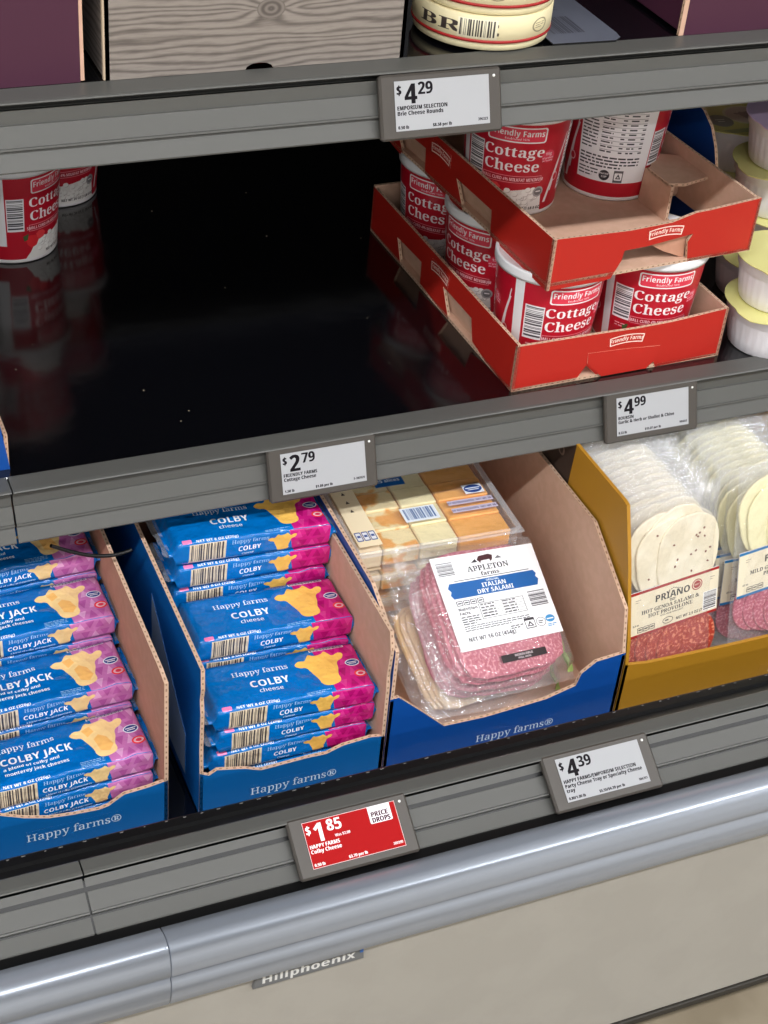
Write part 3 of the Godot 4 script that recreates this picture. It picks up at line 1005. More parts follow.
func build_cheese_cartons():
	# colby jack
	var top := 0.575
	var t := thing("display_carton", "blue carton of lilac colby jack blocks with torn low front", "carton", Vector3(0.1690, 0.3472, -0.9810), Basis(), "blue cheese cartons on the deck")
	var zf := -0.786
	var wall := [[zf, 0.430], [zf, 0.573], [-0.80, top], [-1.06, top], [-1.06, 0.430]]
	carton(t, Vector3(0.155, 0.430, -0.90), 0.080, 0.231, zf, -1.06, 0.430, [[0.0801, 0.43], [0.0801, 0.487], [0.0950, 0.484], [0.1102, 0.4805], [0.127, 0.4722], [0.1442, 0.4662], [0.1618, 0.464], [0.1797, 0.463], [0.187, 0.4645], [0.198, 0.4724], [0.2162, 0.474], [0.2309, 0.4766], [0.2309, 0.43], [0.1645, 0.43], [0.163, 0.4345], [0.1565, 0.4345], [0.155, 0.43]], wall, wall, top, M.box_blue, M.kraft_pink)
	decal(t, "printed_brand", 0.1265 - 0.155, 0.4435 - 0.430, zf + 0.90, 0.070, 0.0135, mat(Color.WHITE, 0.42, 0.0, brand_decal("Happy farms®", 420, 81, C(8, 98, 168), C(220, 230, 240), 42, "book")))
	# colby
	t = thing("display_carton", "blue carton of magenta colby blocks with scalloped low front", "carton", Vector3(0.3575, 0.3472, -0.9810), Basis(), "blue cheese cartons on the deck")
	var wl := [[zf, 0.430], [zf, 0.478], [-0.783, 0.492], [-0.786, 0.555], [-0.783, 0.560], [-0.775, 0.578], [-1.06, 0.578], [-1.06, 0.430]]
	wl = [[zf, 0.430], [zf, 0.4755], [-0.7875, 0.50], [-0.7865, 0.535], [-0.7885, 0.548], [-0.7865, 0.558], [-0.7875, 0.577], [-1.06, 0.577], [-1.06, 0.430]]
	var wr := [[zf, 0.430], [zf, 0.4695], [-0.787, 0.52], [-0.7885, 0.530], [-0.7865, 0.557], [-0.791, 0.572], [-1.06, 0.572], [-1.06, 0.430]]
	carton(t, Vector3(0.328, 0.430, -0.90), 0.2545, 0.4015, zf, -1.06, 0.430, [[0.2546, 0.43], [0.2546, 0.4755], [0.2619, 0.4713], [0.268, 0.4751], [0.2892, 0.4697], [0.3022, 0.464], [0.3389, 0.4654], [0.3543, 0.4649], [0.3672, 0.4697], [0.3894, 0.4716], [0.4014, 0.4695], [0.4014, 0.43]], wl, wr, 0.577, M.box_blue, M.kraft)
	decal(t, "printed_brand", 0.294 - 0.328, 0.4365 - 0.430, zf + 0.90, 0.070, 0.0135, mat(Color.WHITE, 0.42, 0.0, brand_decal("Happy farms®", 420, 81, C(8, 98, 168), C(220, 230, 240), 42, "book")))
	var card := [[0.0, 0.0], [0.09, 0.0], [0.09, 0.04], [0.0, 0.105]]
	put("pale_side_patch", sheet(card, 0.0004, mat(C(176, 186, 196), 0.5), M.box_blue), null, t, Transform3D(on_left(0.2540).basis, Vector3(0.2540 - 0.328, 0.012, -0.91 + 0.90)))
	# salami and party trays
	t = thing("display_carton", "wide navy carton holding salami packs and sliced cheese trays", "carton", Vector3(0.5494, 0.3472, -1.0355), Basis(), "blue cheese cartons on the deck")
	var sl := [[zf, 0.430], [zf, 0.505], [-0.7865, 0.555], [-0.8393, 0.5785], [-1.08, 0.582], [-1.08, 0.430]]
	var sr := [[zf, 0.430], [zf, 0.4975], [-0.796, 0.5382], [-0.8608, 0.5765], [-1.08, 0.5765], [-1.08, 0.430]]
	carton(t, Vector3(0.504, 0.430, -0.95), 0.4025, 0.6065, zf, -1.08, 0.430, [[0.4026, 0.43], [0.4026, 0.507], [0.4095, 0.5074], [0.4300, 0.487], [0.4514, 0.4648], [0.4874, 0.4640], [0.5400, 0.4680], [0.5654, 0.4754], [0.5687, 0.4875], [0.5804, 0.4971], [0.6064, 0.4997], [0.6064, 0.43]], sl, sr, 0.58, M.box_navy, M.kraft)
	decal(t, "printed_brand", 0.481 - 0.504, 0.4345 - 0.430, zf + 0.95, 0.070, 0.0135, mat(Color.WHITE, 0.42, 0.0, brand_decal("Happy farms®", 420, 81, C(10, 74, 154), C(220, 230, 240), 42, "book")))
	# gold snack carton
	t = thing("display_carton", "golden carton packed with upright salami and provolone snacks", "carton", Vector3(0.7685, 0.3472, -1.0355))
	var gl := [[zf, 0.430], [zf, 0.486], [-0.790, 0.508], [-0.801, 0.541], [-0.8120, 0.573], [-0.8290, 0.6150], [-0.835, 0.6160], [-1.06, 0.6150], [-1.06, 0.430]]
	carton(t, Vector3(0.705, 0.430, -0.95), 0.6085, 0.815, zf, -1.06, 0.430, [[0.6086, 0.43], [0.6086, 0.4855], [0.63, 0.482], [0.70, 0.480], [0.8149, 0.480], [0.8149, 0.43]], gl, gl, 0.60, M.gold, M.gold)
	decal(t, "printed_brand", 0.7465 - 0.705, 0.4355 - 0.430, zf + 0.95, 0.058, 0.0125, mat(Color.WHITE, 0.42, 0.0, brand_decal("PRIANO", 348, 75, C(176, 126, 30), C(240, 234, 220), 44, "bold")))
	# dark brown printed field with the brand in pale letters on its side
	var dc := cv(400, 240, C(54, 40, 32))
	dc.text("PRIANO", 358, 56, 23, C(122, 106, 94), "bold", 2, 1.35)
	dc.rect(240, 22, 130, 2, C(96, 80, 70))
	var dk := mat(Color.WHITE, 0.6, 0.0, dc.tex())
	put("dark_side_print", sheet([[0.038, 0.1845], [0.026, 0.002], [-0.108, 0.002], [-0.108, 0.1845]], 0.0003, dk, dk, Rect2(-0.108, 0.09, 0.146, 0.095)), null, t, Transform3D(on_left(0).basis, Vector3(-0.0970, 0, 0)))

# ---------------------------------------------------------------- sliced cheese trays and salami
func build_trays_of_cheese():
	var cream := mat(C(250, 232, 196), 0.5)
	var pale := mat(C(250, 236, 186), 0.5)
	var orange := mat(C(246, 176, 80), 0.5)
	var marble := mat(Color.WHITE, 0.5, 0.0, mottle(C(250, 230, 178), C(244, 170, 76), 128, 0.03, 3, 14, 0.4, 0.6))
	marble.uv1_triplanar = true
	marble.uv1_scale = Vector3(9, 9, 9)
	var L := cv(300, 180, C(244, 246, 250))
	L.barcode(10, 10, 280, 160, C(56, 92, 150), C(226, 234, 244))
	var bar := mat(Color.WHITE, 0.4, 0.0, L.tex())
	var B := cv(300, 160, C(24, 96, 168))
	B.text("25 slices", 150, 96, 42, C(240, 244, 250), "bold", 1)
	var blue := mat(Color.WHITE, 0.4, 0.0, B.tex())
	var S := cv(400, 60, C(206, 196, 214))
	S.text("KEEP REFRIGERATED  NET WT 16 OZ", 200, 44, 26, C(70, 70, 120), "bold", 1, 0.75)
	var strip := mat(Color.WHITE, 0.4, 0.0, S.tex())
	var U := cv(160, 120, C(240, 242, 248))
	U.ell(80, 60, 74, 52, C(40, 70, 140)); U.rect(20, 44, 120, 12, C(236, 240, 248)); U.rect(34, 68, 92, 10, C(236, 240, 248))
	var badge := mat(Color.WHITE, 0.4, 0.0, U.tex())
	var K := cv(120, 360, C(250, 232, 196))
	for i in 4:
		K.poly(PackedVector2Array([Vector2(50, 60 + i * 44), Vector2(70, 60 + i * 44), Vector2(60, 46 + i * 44)]), C(70, 60, 50))
	for i in 3:
		K.rrect(8 + i * 36, 290, 32, 44, 5, C(40, 70, 140)); K.rrect(12 + i * 36, 294, 24, 36, 4, C(236, 236, 240)); K.rect(16 + i * 36, 306, 16, 10, C(40, 70, 140))
	K.small(20, 20, 80, 2, 12, 5, C(110, 90, 70), 2)
	var side_print := mat(Color.WHITE, 0.45, 0.0, K.tex())
	var order := ["topmost", "second from the top", "third from the top", "fourth from the top", "lowest"]
	var src: Node3D = null
	var H := 0.0279
	for k in 5:
		var lab := "clear tray of marbled, pale and orange cheese slices, %s of its pile" % order[4 - k]
		var at := Vector3(0.5314 + [0.0, 0.002, -0.001, 0.001, 0.0][k], 0.3510 + k * H, -1.0519)
		var b := Basis(Vector3.UP, -0.035 + [0.0, 0.01, -0.008, 0.0, 0.0][k]).scaled(Vector3.ONE * 1.09)
		if src:
			copy(src, "cheese_tray", lab, "sliced cheese trays in the navy carton", at, b)
			continue
		src = thing("cheese_tray", lab, "cheese tray", at, b, "sliced cheese trays in the navy carton")
		var w := 0.068
		var d := 0.072
		# columns of shingled slices: x from, x to, material
		for c in [[-0.0655, -0.046, cream], [-0.0445, -0.014, marble], [-0.0125, 0.019, pale], [0.0205, 0.0655, orange]]:
			for i in 5:
				var z1: float = d - 0.006 - i * 0.024
				var y1 := 0.0035 + 0.0028 * (4 - absi(i - 2)) * 0.4
				var st := begin()
				bevel_box(st, Vector3(c[0], 0.0015, z1 - 0.0235), Vector3(c[1], 0.0195 - 0.0012 * (i % 2) - (0.0022 if i == 0 else 0.0), z1), 0.001)
				put("cheese_slices", done(st), c[2], src)
		var shell := begin(true)
		for wall in [[Vector3(-w, 0, d), Vector3(w, 0, d), Vector3(w, 0.022, d + 0.002), Vector3(-w, 0.022, d + 0.002)], [Vector3(-w, 0, -d), Vector3(-w, 0, d), Vector3(-w, 0.022, d), Vector3(-w, 0.022, -d)], [Vector3(w, 0, d), Vector3(w, 0, -d), Vector3(w, 0.022, -d), Vector3(w, 0.022, d)]]:
			quad(shell, wall[0], wall[1], wall[2], wall[3])
		put("clear_shell", done(shell), M.film, src)
		var rim := begin()
		for e in [[Vector3(-w - 0.004, 0.0215, d - 0.001), Vector3(w + 0.004, 0.0235, d + 0.005)], [Vector3(-w - 0.004, 0.0215, -d - 0.004), Vector3(-w + 0.001, 0.0235, d - 0.001)], [Vector3(w - 0.001, 0.0215, -d - 0.004), Vector3(w + 0.004, 0.0235, d - 0.001)]]:
			bevel_box(rim, e[0], e[1], 0.0005)
		put("tray_rim", done(rim), M.film_edge, src)
		var lid := begin(true)
		var nn := FastNoiseLite.new()
		nn.seed = 3
		nn.frequency = 25.0
		grid(lid, 16, 16, func(u: float, v: float) -> Vector3:
			return Vector3(lerpf(-w, w, u), 0.0225 + nn.get_noise_2d(u * w * 2, v * d * 2) * 0.0009, lerpf(-d, d, v)))
		put("lid_film", done(lid), M.film, src)
		for e in [["barcode_sticker", bar, -0.018, 0.026, 0.030, 0.018], ["slice_count_sticker", blue, -0.026, -0.020, 0.026, 0.014], ["print_strip", strip, 0.024, 0.026, 0.040, 0.0055], ["print_strip", strip, 0.024, 0.036, 0.040, 0.0055], ["dairy_badge", badge, 0.044, 0.008, 0.017, 0.012], ["side_print", side_print, -0.0655, -0.03, 0.0195, 0.095]]:
			put(e[0], sheet([[0, 0], [e[4], 0], [e[4], e[5]], [0, e[5]]], 0.0002, e[1], e[1]), null, src, Transform3D(Basis(Vector3(1, 0, 0), Vector3(0, 0, -1), Vector3(0, 1, 0)), Vector3(e[2], 0.0236, e[3] + e[5])))

func pouch_height(x: float, z: float, hx: float, hz: float, core: float, top: float, n: FastNoiseLite) -> float:
	var dx := maxf(0.0, absf(x) - core)
	var dz := maxf(0.0, absf(z) - core * hz / hx)
	var d := sqrt(dx * dx + dz * dz)
	var k := 1.0 - smoothstep(0.0, (hx - core) * 0.62, d)
	return 0.0032 + (top - 0.0032) * k + n.get_noise_2d(x, z) * (0.0006 + 0.0035 * (1.0 - k)) * (0.35 if k > 0.98 else 1.0)

func pouch(t: Node3D, hx: float, hz: float, core: float, top: float, sd: int) -> FastNoiseLite:
	var n := FastNoiseLite.new()
	n.seed = sd
	n.frequency = 38.0
	n.fractal_octaves = 3
	var st := begin(true)
	grid(st, 34, 34, func(u: float, v: float) -> Vector3:
		var x := lerpf(-hx, hx, u)
		var z := lerpf(-hz, hz, v)
		return Vector3(x, pouch_height(x, z, hx, hz, core, top, n), z))
	put("film_top", done(st), M.film, t)
	st = begin(true)
	grid(st, 6, 6, func(u: float, v: float) -> Vector3:
		return Vector3(lerpf(-hx, hx, u), 0.001, lerpf(-hz, hz, v)))
	put("film_base", done(st), M.film, t)
	return n

func superdisc(hx: float, hz: float, th: float, pw: float, sd: int) -> ArrayMesh:
	var r := RandomNumberGenerator.new()
	r.seed = sd
	var n := 32
	var ring := []
	for i in n:
		var a := TAU * i / n
		var k := pow(pow(absf(cos(a)), pw) + pow(absf(sin(a)), pw), -1.0 / pw) * (1.0 + r.randf_range(-0.012, 0.012))
		ring.append(Vector2(cos(a) * hx * k, sin(a) * hz * k))
	var st := begin()
	for i in n:
		var p: Vector2 = ring[i]
		var q: Vector2 = ring[(i + 1) % n]
		var pu := p * 0.97
		var qu := q * 0.97
		var mid := Vector3(0, th / 2, 0)
		tri_out(st, Vector3(0, th, 0), Vector3(pu.x, th, pu.y), Vector3(qu.x, th, qu.y), mid)
		tri_out(st, Vector3(0, 0, 0), Vector3(p.x, 0, p.y), Vector3(q.x, 0, q.y), mid)
		for f in [[Vector3(p.x, 0, p.y), Vector3(q.x, 0, q.y), Vector3(q.x, th * 0.7, q.y), Vector3(p.x, th * 0.7, p.y)], [Vector3(p.x, th * 0.7, p.y), Vector3(q.x, th * 0.7, q.y), Vector3(qu.x, th, qu.y), Vector3(pu.x, th, pu.y)]]:
			tri_out(st, f[0], f[1], f[2], mid); tri_out(st, f[0], f[2], f[3], mid)
	return done(st)

func build_salami():
	var meat := mat(Color.WHITE, 0.45, 0.0, mottle(C(184, 88, 108), C(220, 152, 160), 256, 0.09, 3, 17, 0.45, 0.75))
	meat.uv1_triplanar = true
	meat.uv1_scale = Vector3(11, 11, 11)
	M.meat = meat
	var lab := mat(Color.WHITE, 0.4, 0.0, salami_label())
	var K := cv(360, 60, C(38, 30, 34))
	K.text("RESEALABLE", 180, 28, 18, C(214, 200, 204), "bold", 1); K.text("PEEL HERE", 180, 52, 15, C(214, 200, 204), "bold", 1)
	var strip := mat(Color.WHITE, 0.4, 0.0, K.tex())
	# frame of the pile: x to the right along the pack, z down the slope to the shopper
	var lean := 0.60
	var base := Basis(Vector3.UP, 0.07) * Basis(Vector3.RIGHT, lean) * Basis(Vector3.BACK, -0.31)
	var up: Vector3 = base.y
	var mid := Vector3(0.5660, 0.4520, -0.9150)
	var slice := superdisc(0.0575, 0.0510, 0.0026, 6.0, 3)
	var slice2 := superdisc(0.0570, 0.0505, 0.0026, 5.5, 5)
	for k in 2:
		var top := 0.0215
		var off: float = [0.0267, 0.0512][k]
		var slide: Vector3 = base.z * [0.0, 0.006][k] + base.x * [0.0, 0.004][k]
		var t := thing("salami_pack", ["clear pack of pink salami with white label and blue banner", "clear salami pack lying just under the labelled salami pack"][k], "salami", mid - up * off + slide, (base * Basis(Vector3.UP, [0.0, -0.05][k])).scaled(Vector3.ONE * 1.09), "salami packs in the navy carton")
		for i in 6:
			put("salami_slice", slice if i % 2 else slice2, meat, t, Transform3D(Basis(Vector3.UP, 0.03 * (i % 3) - 0.03), Vector3(0.0012 * ((i * 5) % 3 - 1), 0.0022 + i * 0.0029, 0.001 * ((i * 7) % 4 - 1.5) + (0.002 if i < 3 else 0.0))))
		var n := pouch(t, 0.073, 0.066, 0.0590, top, 40 + k)
		var patch := func(called: String, x0: float, x1: float, z0: float, z1: float, m: Material, lift: float):
			var st := begin(true)
			grid(st, 14, 14, func(u: float, v: float) -> Vector3:
				var x := lerpf(x0, x1, u)
				var z := lerpf(z0, z1, v)
				return Vector3(x, pouch_height(x, z, 0.073, 0.066, 0.0590, top, n) + lift, z))
			put(called, done(st), m, t)
		patch.call("label", -0.0560, 0.0580, -0.0480, 0.0290, lab, 0.0005)
		patch.call("reseal_strip", -0.0180, 0.0320, 0.0380, 0.0440, strip, 0.0005)
		patch.call("green_seal", 0.0650, 0.0720, 0.030, 0.060, mat(C(166, 196, 110), 0.4), 0.0006)
	# sliced cheese pack the salami lies on
	var t := thing("cheese_pouch", "clear pouch of pale cheese slices sticking out under the salami packs", "cheese", mid - up * 0.0687 + base.z * 0.014 - base.x * 0.008, (base * Basis(Vector3.UP, 0.12)).scaled(Vector3.ONE * 1.09))
	var cs := mat(C(236, 200, 140), 0.5)
	for i in 3:
		put("cheese_slice", superdisc(0.050, 0.044, 0.0036, 7.0, 60 + i), cs, t, Transform3D(Basis(), Vector3(0.002 * (i - 1), 0.0015 + i * 0.0039, 0.0015 * i)))
	pouch(t, 0.066, 0.060, 0.052, 0.0155, 77)

# ---------------------------------------------------------------- snack packs
const ORD := ["first", "second", "third", "fourth", "fifth", "sixth", "seventh", "eighth", "ninth", "tenth", "eleventh", "twelfth", "thirteenth", "fourteenth", "fifteenth", "sixteenth", "seventeenth", "eighteenth", "nineteenth", "twentieth", "twenty-first", "twenty-second", "twenty-third", "twenty-fourth", "twenty-fifth", "last"]

func build_snacks():
	var prov := mat(Color.WHITE, 0.5, 0.0, mottle(C(238, 228, 204), C(230, 218, 190), 128, 0.02, 2, 3))
	prov.uv1_triplanar = true
	prov.uv1_scale = Vector3(10, 10, 10)
	var prov2 := mat(C(238, 230, 186), 0.5)
	var hot := mat(Color.WHITE, 0.45, 0.0, mottle(C(176, 62, 46), C(226, 142, 110), 256, 0.07, 3, 29, 0.5, 0.72))
	hot.uv1_triplanar = true
	hot.uv1_scale = Vector3(12, 12, 12)
	var pepper := mat(C(120, 58, 34), 0.6)
	var backing := mat(C(206, 204, 212), 0.35)
	var haze := film(0.12, 0.12)
	var disc := superdisc(0.030, 0.0365, 0.0016, 2.5, 8)
	var sal := superdisc(0.029, 0.029, 0.0014, 2.1, 9)
	var fleck := superdisc(0.0011, 0.0008, 0.0003, 2.0, 2)
	var stand := Basis(Vector3.RIGHT, PI / 2)   # a disc that lies flat now faces +z
	var lean := Basis(Vector3.RIGHT, -0.185).scaled(Vector3.ONE * 1.09)
	var bodies := []
	for col in 2:
		var mild := col == 1
		var lm := mat(Color.WHITE, 0.45, 0.0, snack_label(mild))
		var src: Node3D = null
		for k in 26:
			var x: float = [0.7199, 0.8284][col] + [0.0, 0.0015, -0.001, 0.0005][k % 4]
			var at := Vector3(x, 0.3510, -0.8690 - k * 0.0093 - (0.004 if k > 0 else 0.0))
			var place: String = "front of its row" if k == 0 else "%s in its row" % ORD[k]
			var lab := "clear snack pack of %s, %s" % ["peppered provolone and red salami" if not mild else "plain provolone and pink salami", place]
			var grp := "hot snack packs in the golden carton" if not mild else "mild snack packs in the golden carton"
			var rear := k > 0
			if k > 1:
				copy(src, "snack_pack", lab, grp, at, lean * Basis(Vector3.FORWARD, [0.0, 0.01, -0.012][k % 3]))
				continue
			src = thing("snack_pack", lab, "snack pack", at + (Vector3(0.0065, [0.003, 0.024][col], 0.0) if k == 0 else Vector3.ZERO), (Basis(Vector3.UP, 0.08) * lean * Basis(Vector3.BACK, 0.045) if k == 0 else lean), grp)
			var bk := begin()
			quad(bk, Vector3(-0.0455, 0, -0.0065), Vector3(0.0455, 0, -0.0065), Vector3(0.0455, 0.178, -0.0065), Vector3(-0.0455, 0.178, -0.0065))
			put("backing_film", done(bk), haze, src)
			var spots := [[-0.0125, 0.130, 0.0, 0.22], [0.006, 0.133, 0.0012, 0.30], [-0.006, 0.124, 0.0026, 0.12], [0.0130, 0.124, 0.0040, -0.06]]
			for i in 4:
				var d := put("provolone_slice", disc, prov if not mild else prov2, src, Transform3D(Basis(Vector3.FORWARD, -spots[i][3]) * stand, Vector3(spots[i][0], spots[i][1], -0.0056 + spots[i][2])))
				if not mild:
					var r := RandomNumberGenerator.new()
					r.seed = 150 + i * 7
					for q in (16 if not rear else 5):
						var a := r.randf() * TAU
						var rr := sqrt(r.randf()) * 0.9
						put("pepper_fleck", fleck, pepper, d, Transform3D(Basis(Vector3.UP, r.randf() * TAU), Vector3(cos(a) * rr * 0.025, 0.0016, sin(a) * rr * 0.032)))
			for i in 4:
				put("salami_slice", sal, hot if not mild else M.meat, src, Transform3D(Basis(Vector3.FORWARD, 0.2 * i) * stand, Vector3(-0.014 + i * 0.010, 0.048 - i * 0.003, -0.0056 + i * 0.0013)))
			put("label_band", bbox(Vector3(-0.0445, 0.0605, -0.0006), Vector3(0.0445, 0.1035, 0.0), 0.0002), backing, src)
			put("label_print", sheet([[0, 0], [0.089, 0], [0.089, 0.043], [0, 0.043]], 0.0003, lm, lm), null, src, Transform3D(Basis(), Vector3(-0.0445, 0.0605, 0.0006)))
			var nn := FastNoiseLite.new()
			nn.seed = 12 + col
			nn.frequency = 30.0
			var st := begin(true)
			grid(st, 12, 20, func(u: float, v: float) -> Vector3:
				var fx := lerpf(-0.0455, 0.0455, u)
				var fy := lerpf(0.180, 0.0, v)
				var edge := minf(smoothstep(0.0455, 0.036, absf(fx)), smoothstep(0.180, 0.165, fy))
				return Vector3(fx, fy, -0.0052 + 0.0062 * edge + nn.get_noise_2d(fx, fy) * 0.0007))
			put("front_film", done(st), M.film, src)

# ---------------------------------------------------------------- cottage cheese
func build_cups():
	var st := begin(true)
	lathe(st, [[0.0395, 0.002, 1.0], [0.0412, 0.0, 0.995], [0.0420, 0.0015, 0.985], [0.0422, 0.005, 0.955], [0.0456, 0.049, 0.5], [0.0488, 0.0915, 0.0], [0.0488, 0.093, 0.0]], 64)
	var flr := begin()
	lathe(flr, [[0.0, 0.002], [0.0395, 0.002]], 32)
	var body := done(st)
	st = begin(true)
	lathe(st, [[0.0494, 0.0905], [0.0505, 0.0900], [0.0507, 0.0925], [0.0507, 0.0975], [0.0504, 0.0992], [0.0480, 0.0994], [0.0470, 0.0976], [0.0455, 0.0968], [0.0, 0.0968]], 64)
	var lid := done(st)
	var proto := []
	proto.append(null)
	var spots := build_red_trays()
	spots.append([0, Vector3(0.2555, 0.5902, -1.397), 151.0, "cottage cheese cup standing alone on the bare black shelf"])
	spots.append([0, Vector3(0.3195, 0.5902, -1.498), 112.0, "cottage cheese cup tucked behind the lone cup on bare shelf"])
	spots.append([0, Vector3(0.2565, 0.6900, -1.398), 131.0, "cottage cheese cup stacked on the lone cup on bare shelf"])
	spots.append([0, Vector3(0.3190, 0.6900, -1.499), 100.0, "cottage cheese cup stacked on the cup behind the lone one"])
	for s in spots:
		var b := Basis(Vector3.UP, deg_to_rad(s[2]))
		if s.size() > 4:
			b = s[4] * b
		if proto[s[0]]:
			copy(proto[s[0]], "cottage_cheese_cup", s[3], "red cottage cheese cups", s[1], b)
			continue
		var t := thing("cottage_cheese_cup", s[3], "cup", s[1], b, "red cottage cheese cups")
		put("body", body, M.cup, t)
		put("lid", lid, M.lid, t)
		proto[s[0]] = t

func red_tray(t: Node3D, w: float, d: float, left: Array, right: Array, front: Array, h: float, punched := false):
	var th := 0.003
	put("side_wall", sheet(left, th, M.tray_red, M.kraft), null, t, on_left(0))
	put("side_wall", sheet(right, th, M.tray_red, M.kraft), null, t, on_right(w))
	put("front_wall", sheet(front, th, M.tray_red, M.kraft), null, t)
	put("back_wall", sheet([[-w, 0], [0, 0], [0, h], [-w, h]], th, M.tray_red, M.kraft), null, t, on_back(-d))
	var flat := [[0, 0], [w, 0], [w, d], [0, d]]
	if punched:   # the support is pushed up out of the floor and leaves a hole
		flat = [[0, 0], [w, 0], [w, 0.067], [0.1700, 0.067], [0.1700, 0.112], [w, 0.112], [w, d], [0, d]]
	put("floor", sheet(flat, th, M.kraft, M.kraft), null, t, flat_up(th))

func build_red_trays() -> Array:
	var logo := mat(Color.WHITE, 0.5, 0.0, tray_logo(C(184, 34, 22)))
	var out := []
	# lower tray
	var yaw := deg_to_rad(1.5)
	var o := Vector3(0.6105, 0.5902, -1.0315)
	var b := Basis(Vector3.UP, yaw)
	var w := 0.2155
	var d := 0.309
	var t := thing("shelf_tray", "lower red cardboard tray of cottage cheese cups on black shelf", "tray", o, b, "red cardboard trays of cups")
	red_tray(t, w, d, [[0, 0], [0, 0.048], [-d, 0.048], [-d, 0.002], [-0.235, 0], [-0.247, 0.024], [-0.192, 0.026], [-0.19, 0.004], [-0.127, 0], [-0.144, 0.026], [-0.085, 0.026], [-0.078, 0.006], [-0.05, 0.001], [-0.02, 0]],
		[[0, 0], [d, 0], [d, 0.05], [0, 0.05]],
		[[0, 0], [0.03, 0.001], [0.064, -0.0], [0.073, 0.0145], [0.088, 0], [0.138, 0], [0.1445, 0.006], [0.147, 0.0], [0.2155, 0.001], [0.2155, 0.05], [0.16, 0.0455], [0.12, 0.0445], [0.08, 0.0455], [0.0, 0.046]], 0.05)
	put("hand_flap", sheet([[0.073, 0.027], [0.11, 0.0255], [0.148, 0.0225], [0.1465, 0.012], [0.137, 0.001], [0.090, 0.001], [0.0735, 0.0165]], 0.0012, M.tray_red, M.kraft), null, t, Transform3D(Basis(Vector3.RIGHT, -0.05), Vector3(0, 0, 0.0016)))
	decal(t, "printed_logo", 0.092, 0.0285, 0.0, 0.038, 0.0128, logo)
	put("printed_logo", sheet([[0, 0], [0.038, 0], [0.038, 0.0128], [0, 0.0128]], 0.0003, logo, logo), null, t, on_left(-0.0005) * Transform3D(Basis(), Vector3(-0.172, 0.029, 0)))
	for z in [-0.222, -0.118]:
		put("inner_flap", sheet([[-0.034, 0], [0.034, 0], [0.03, 0.026], [-0.03, 0.026]], 0.002, M.kraft, M.kraft), null, t, on_left(0.0065) * Transform3D(Basis(Vector3.RIGHT, 0.15), Vector3(z, 0.0032, 0)))
	var rows := ["front", "middle", "rear"]
	var az := [[-31.0, -47.0], [41.0, 60.0], [60.0, 20.0]]
	for j in 3:
		for i in 2:
			out.append([0, o + b * Vector3([0.0555, 0.1595][i], 0.0032, -0.0545 - j * 0.1018), az[j][i], "cottage cheese cup in the lower red tray, %s row beside the %s" % [rows[j], ["open black shelf", "yellow lidded tubs"][i]]])
	# upper tray rests on the lids
	yaw = deg_to_rad(4.0)
	o = Vector3(0.6285, 0.6930, -1.0300)
	b = Basis(Vector3.UP, yaw)
	w = 0.2105
	d = 0.300
	t = thing("shelf_tray", "upper red cardboard tray with two cups and folded cardboard support", "tray", o, b, "red cardboard trays of cups")
	red_tray(t, w, d, [[0, -0.004], [0, 0.044], [-d, 0.044], [-d, 0], [-0.265, -0.004], [-0.285, 0.022], [-0.225, 0.024], [-0.222, 0.0], [-0.145, -0.005], [-0.165, 0.022], [-0.100, 0.022], [-0.097, -0.002]],
		[[0, 0], [d, 0], [d, 0.050], [0, 0.050]],
		[[0, -0.004], [0.056, -0.004], [0.064, -0.003], [0.072, 0.013], [0.0735, 0.022], [0.096, 0.0225], [0.143, 0.027], [0.139, 0.020], [0.143, 0.0], [0.169, 0.0005], [0.19, 0.0], [0.2105, 0.001], [0.2105, 0.051], [0.158, 0.0475], [0.142, 0.0470], [0.118, 0.0415], [0.075, 0.0405], [0.0, 0.044]], 0.048, true)
	decal(t, "printed_logo", 0.0945, 0.0270, 0.0, 0.038, 0.0128, logo)
	put("printed_logo", sheet([[0, 0], [0.038, 0], [0.038, 0.0128], [0, 0.0128]], 0.0003, logo, logo), null, t, on_left(-0.0005) * Transform3D(Basis(), Vector3(-0.215, 0.0255, 0)))
	put("hand_flap", sheet([[0.097, 0.024], [0.143, 0.028], [0.1405, 0.016], [0.1415, 0.002], [0.118, 0.012]], 0.002, M.kraft_pink, M.kraft), null, t, Transform3D(Basis(), Vector3(0, 0, -0.0045)))
	for z in [-0.255, -0.132]:
		put("inner_flap", sheet([[-0.034, -0.003], [0.034, -0.003], [0.03, 0.022], [-0.03, 0.022]], 0.002, M.kraft, M.kraft), null, t, on_left(0.0065) * Transform3D(Basis(Vector3.RIGHT, 0.15), Vector3(z, 0.0045, 0)))
	# folded support at the right wall
	var sup := put("corner_support", sheet([[0.066, 0.0], [0.110, 0.0], [0.108, 0.033], [0.066, 0.034]], 0.003, M.kraft, M.kraft), null, t, on_left(0.1665) * Transform3D(Basis(Vector3.UP, PI).scaled(Vector3(1, 1, 1)), Vector3(0, 0.003, 0)))
	put("support_top", sheet([[0.1635, 0.071], [0.1785, 0.0665], [0.2075, 0.072], [0.2075, 0.118], [0.190, 0.127], [0.174, 0.122], [0.170, 0.108], [0.1635, 0.103]], 0.003, M.kraft, M.kraft), null, t, flat_up(0.038))
	put("support_back", sheet([[0.1665, 0.0032], [0.2070, 0.0032], [0.2070, 0.035], [0.1665, 0.035]], 0.002, M.kraft, M.kraft), null, t, Transform3D(Basis(), Vector3(0, 0, -0.109)))
	out.append([0, Vector3(0.668, 0.6962, -1.188), -64.0, "cottage cheese cup with brand side out in the upper red tray"])
	out.append([0, Vector3(0.773, 0.6962, -1.193), -177.0, "cottage cheese cup with nutrition panel out in upper red tray"])
	return out

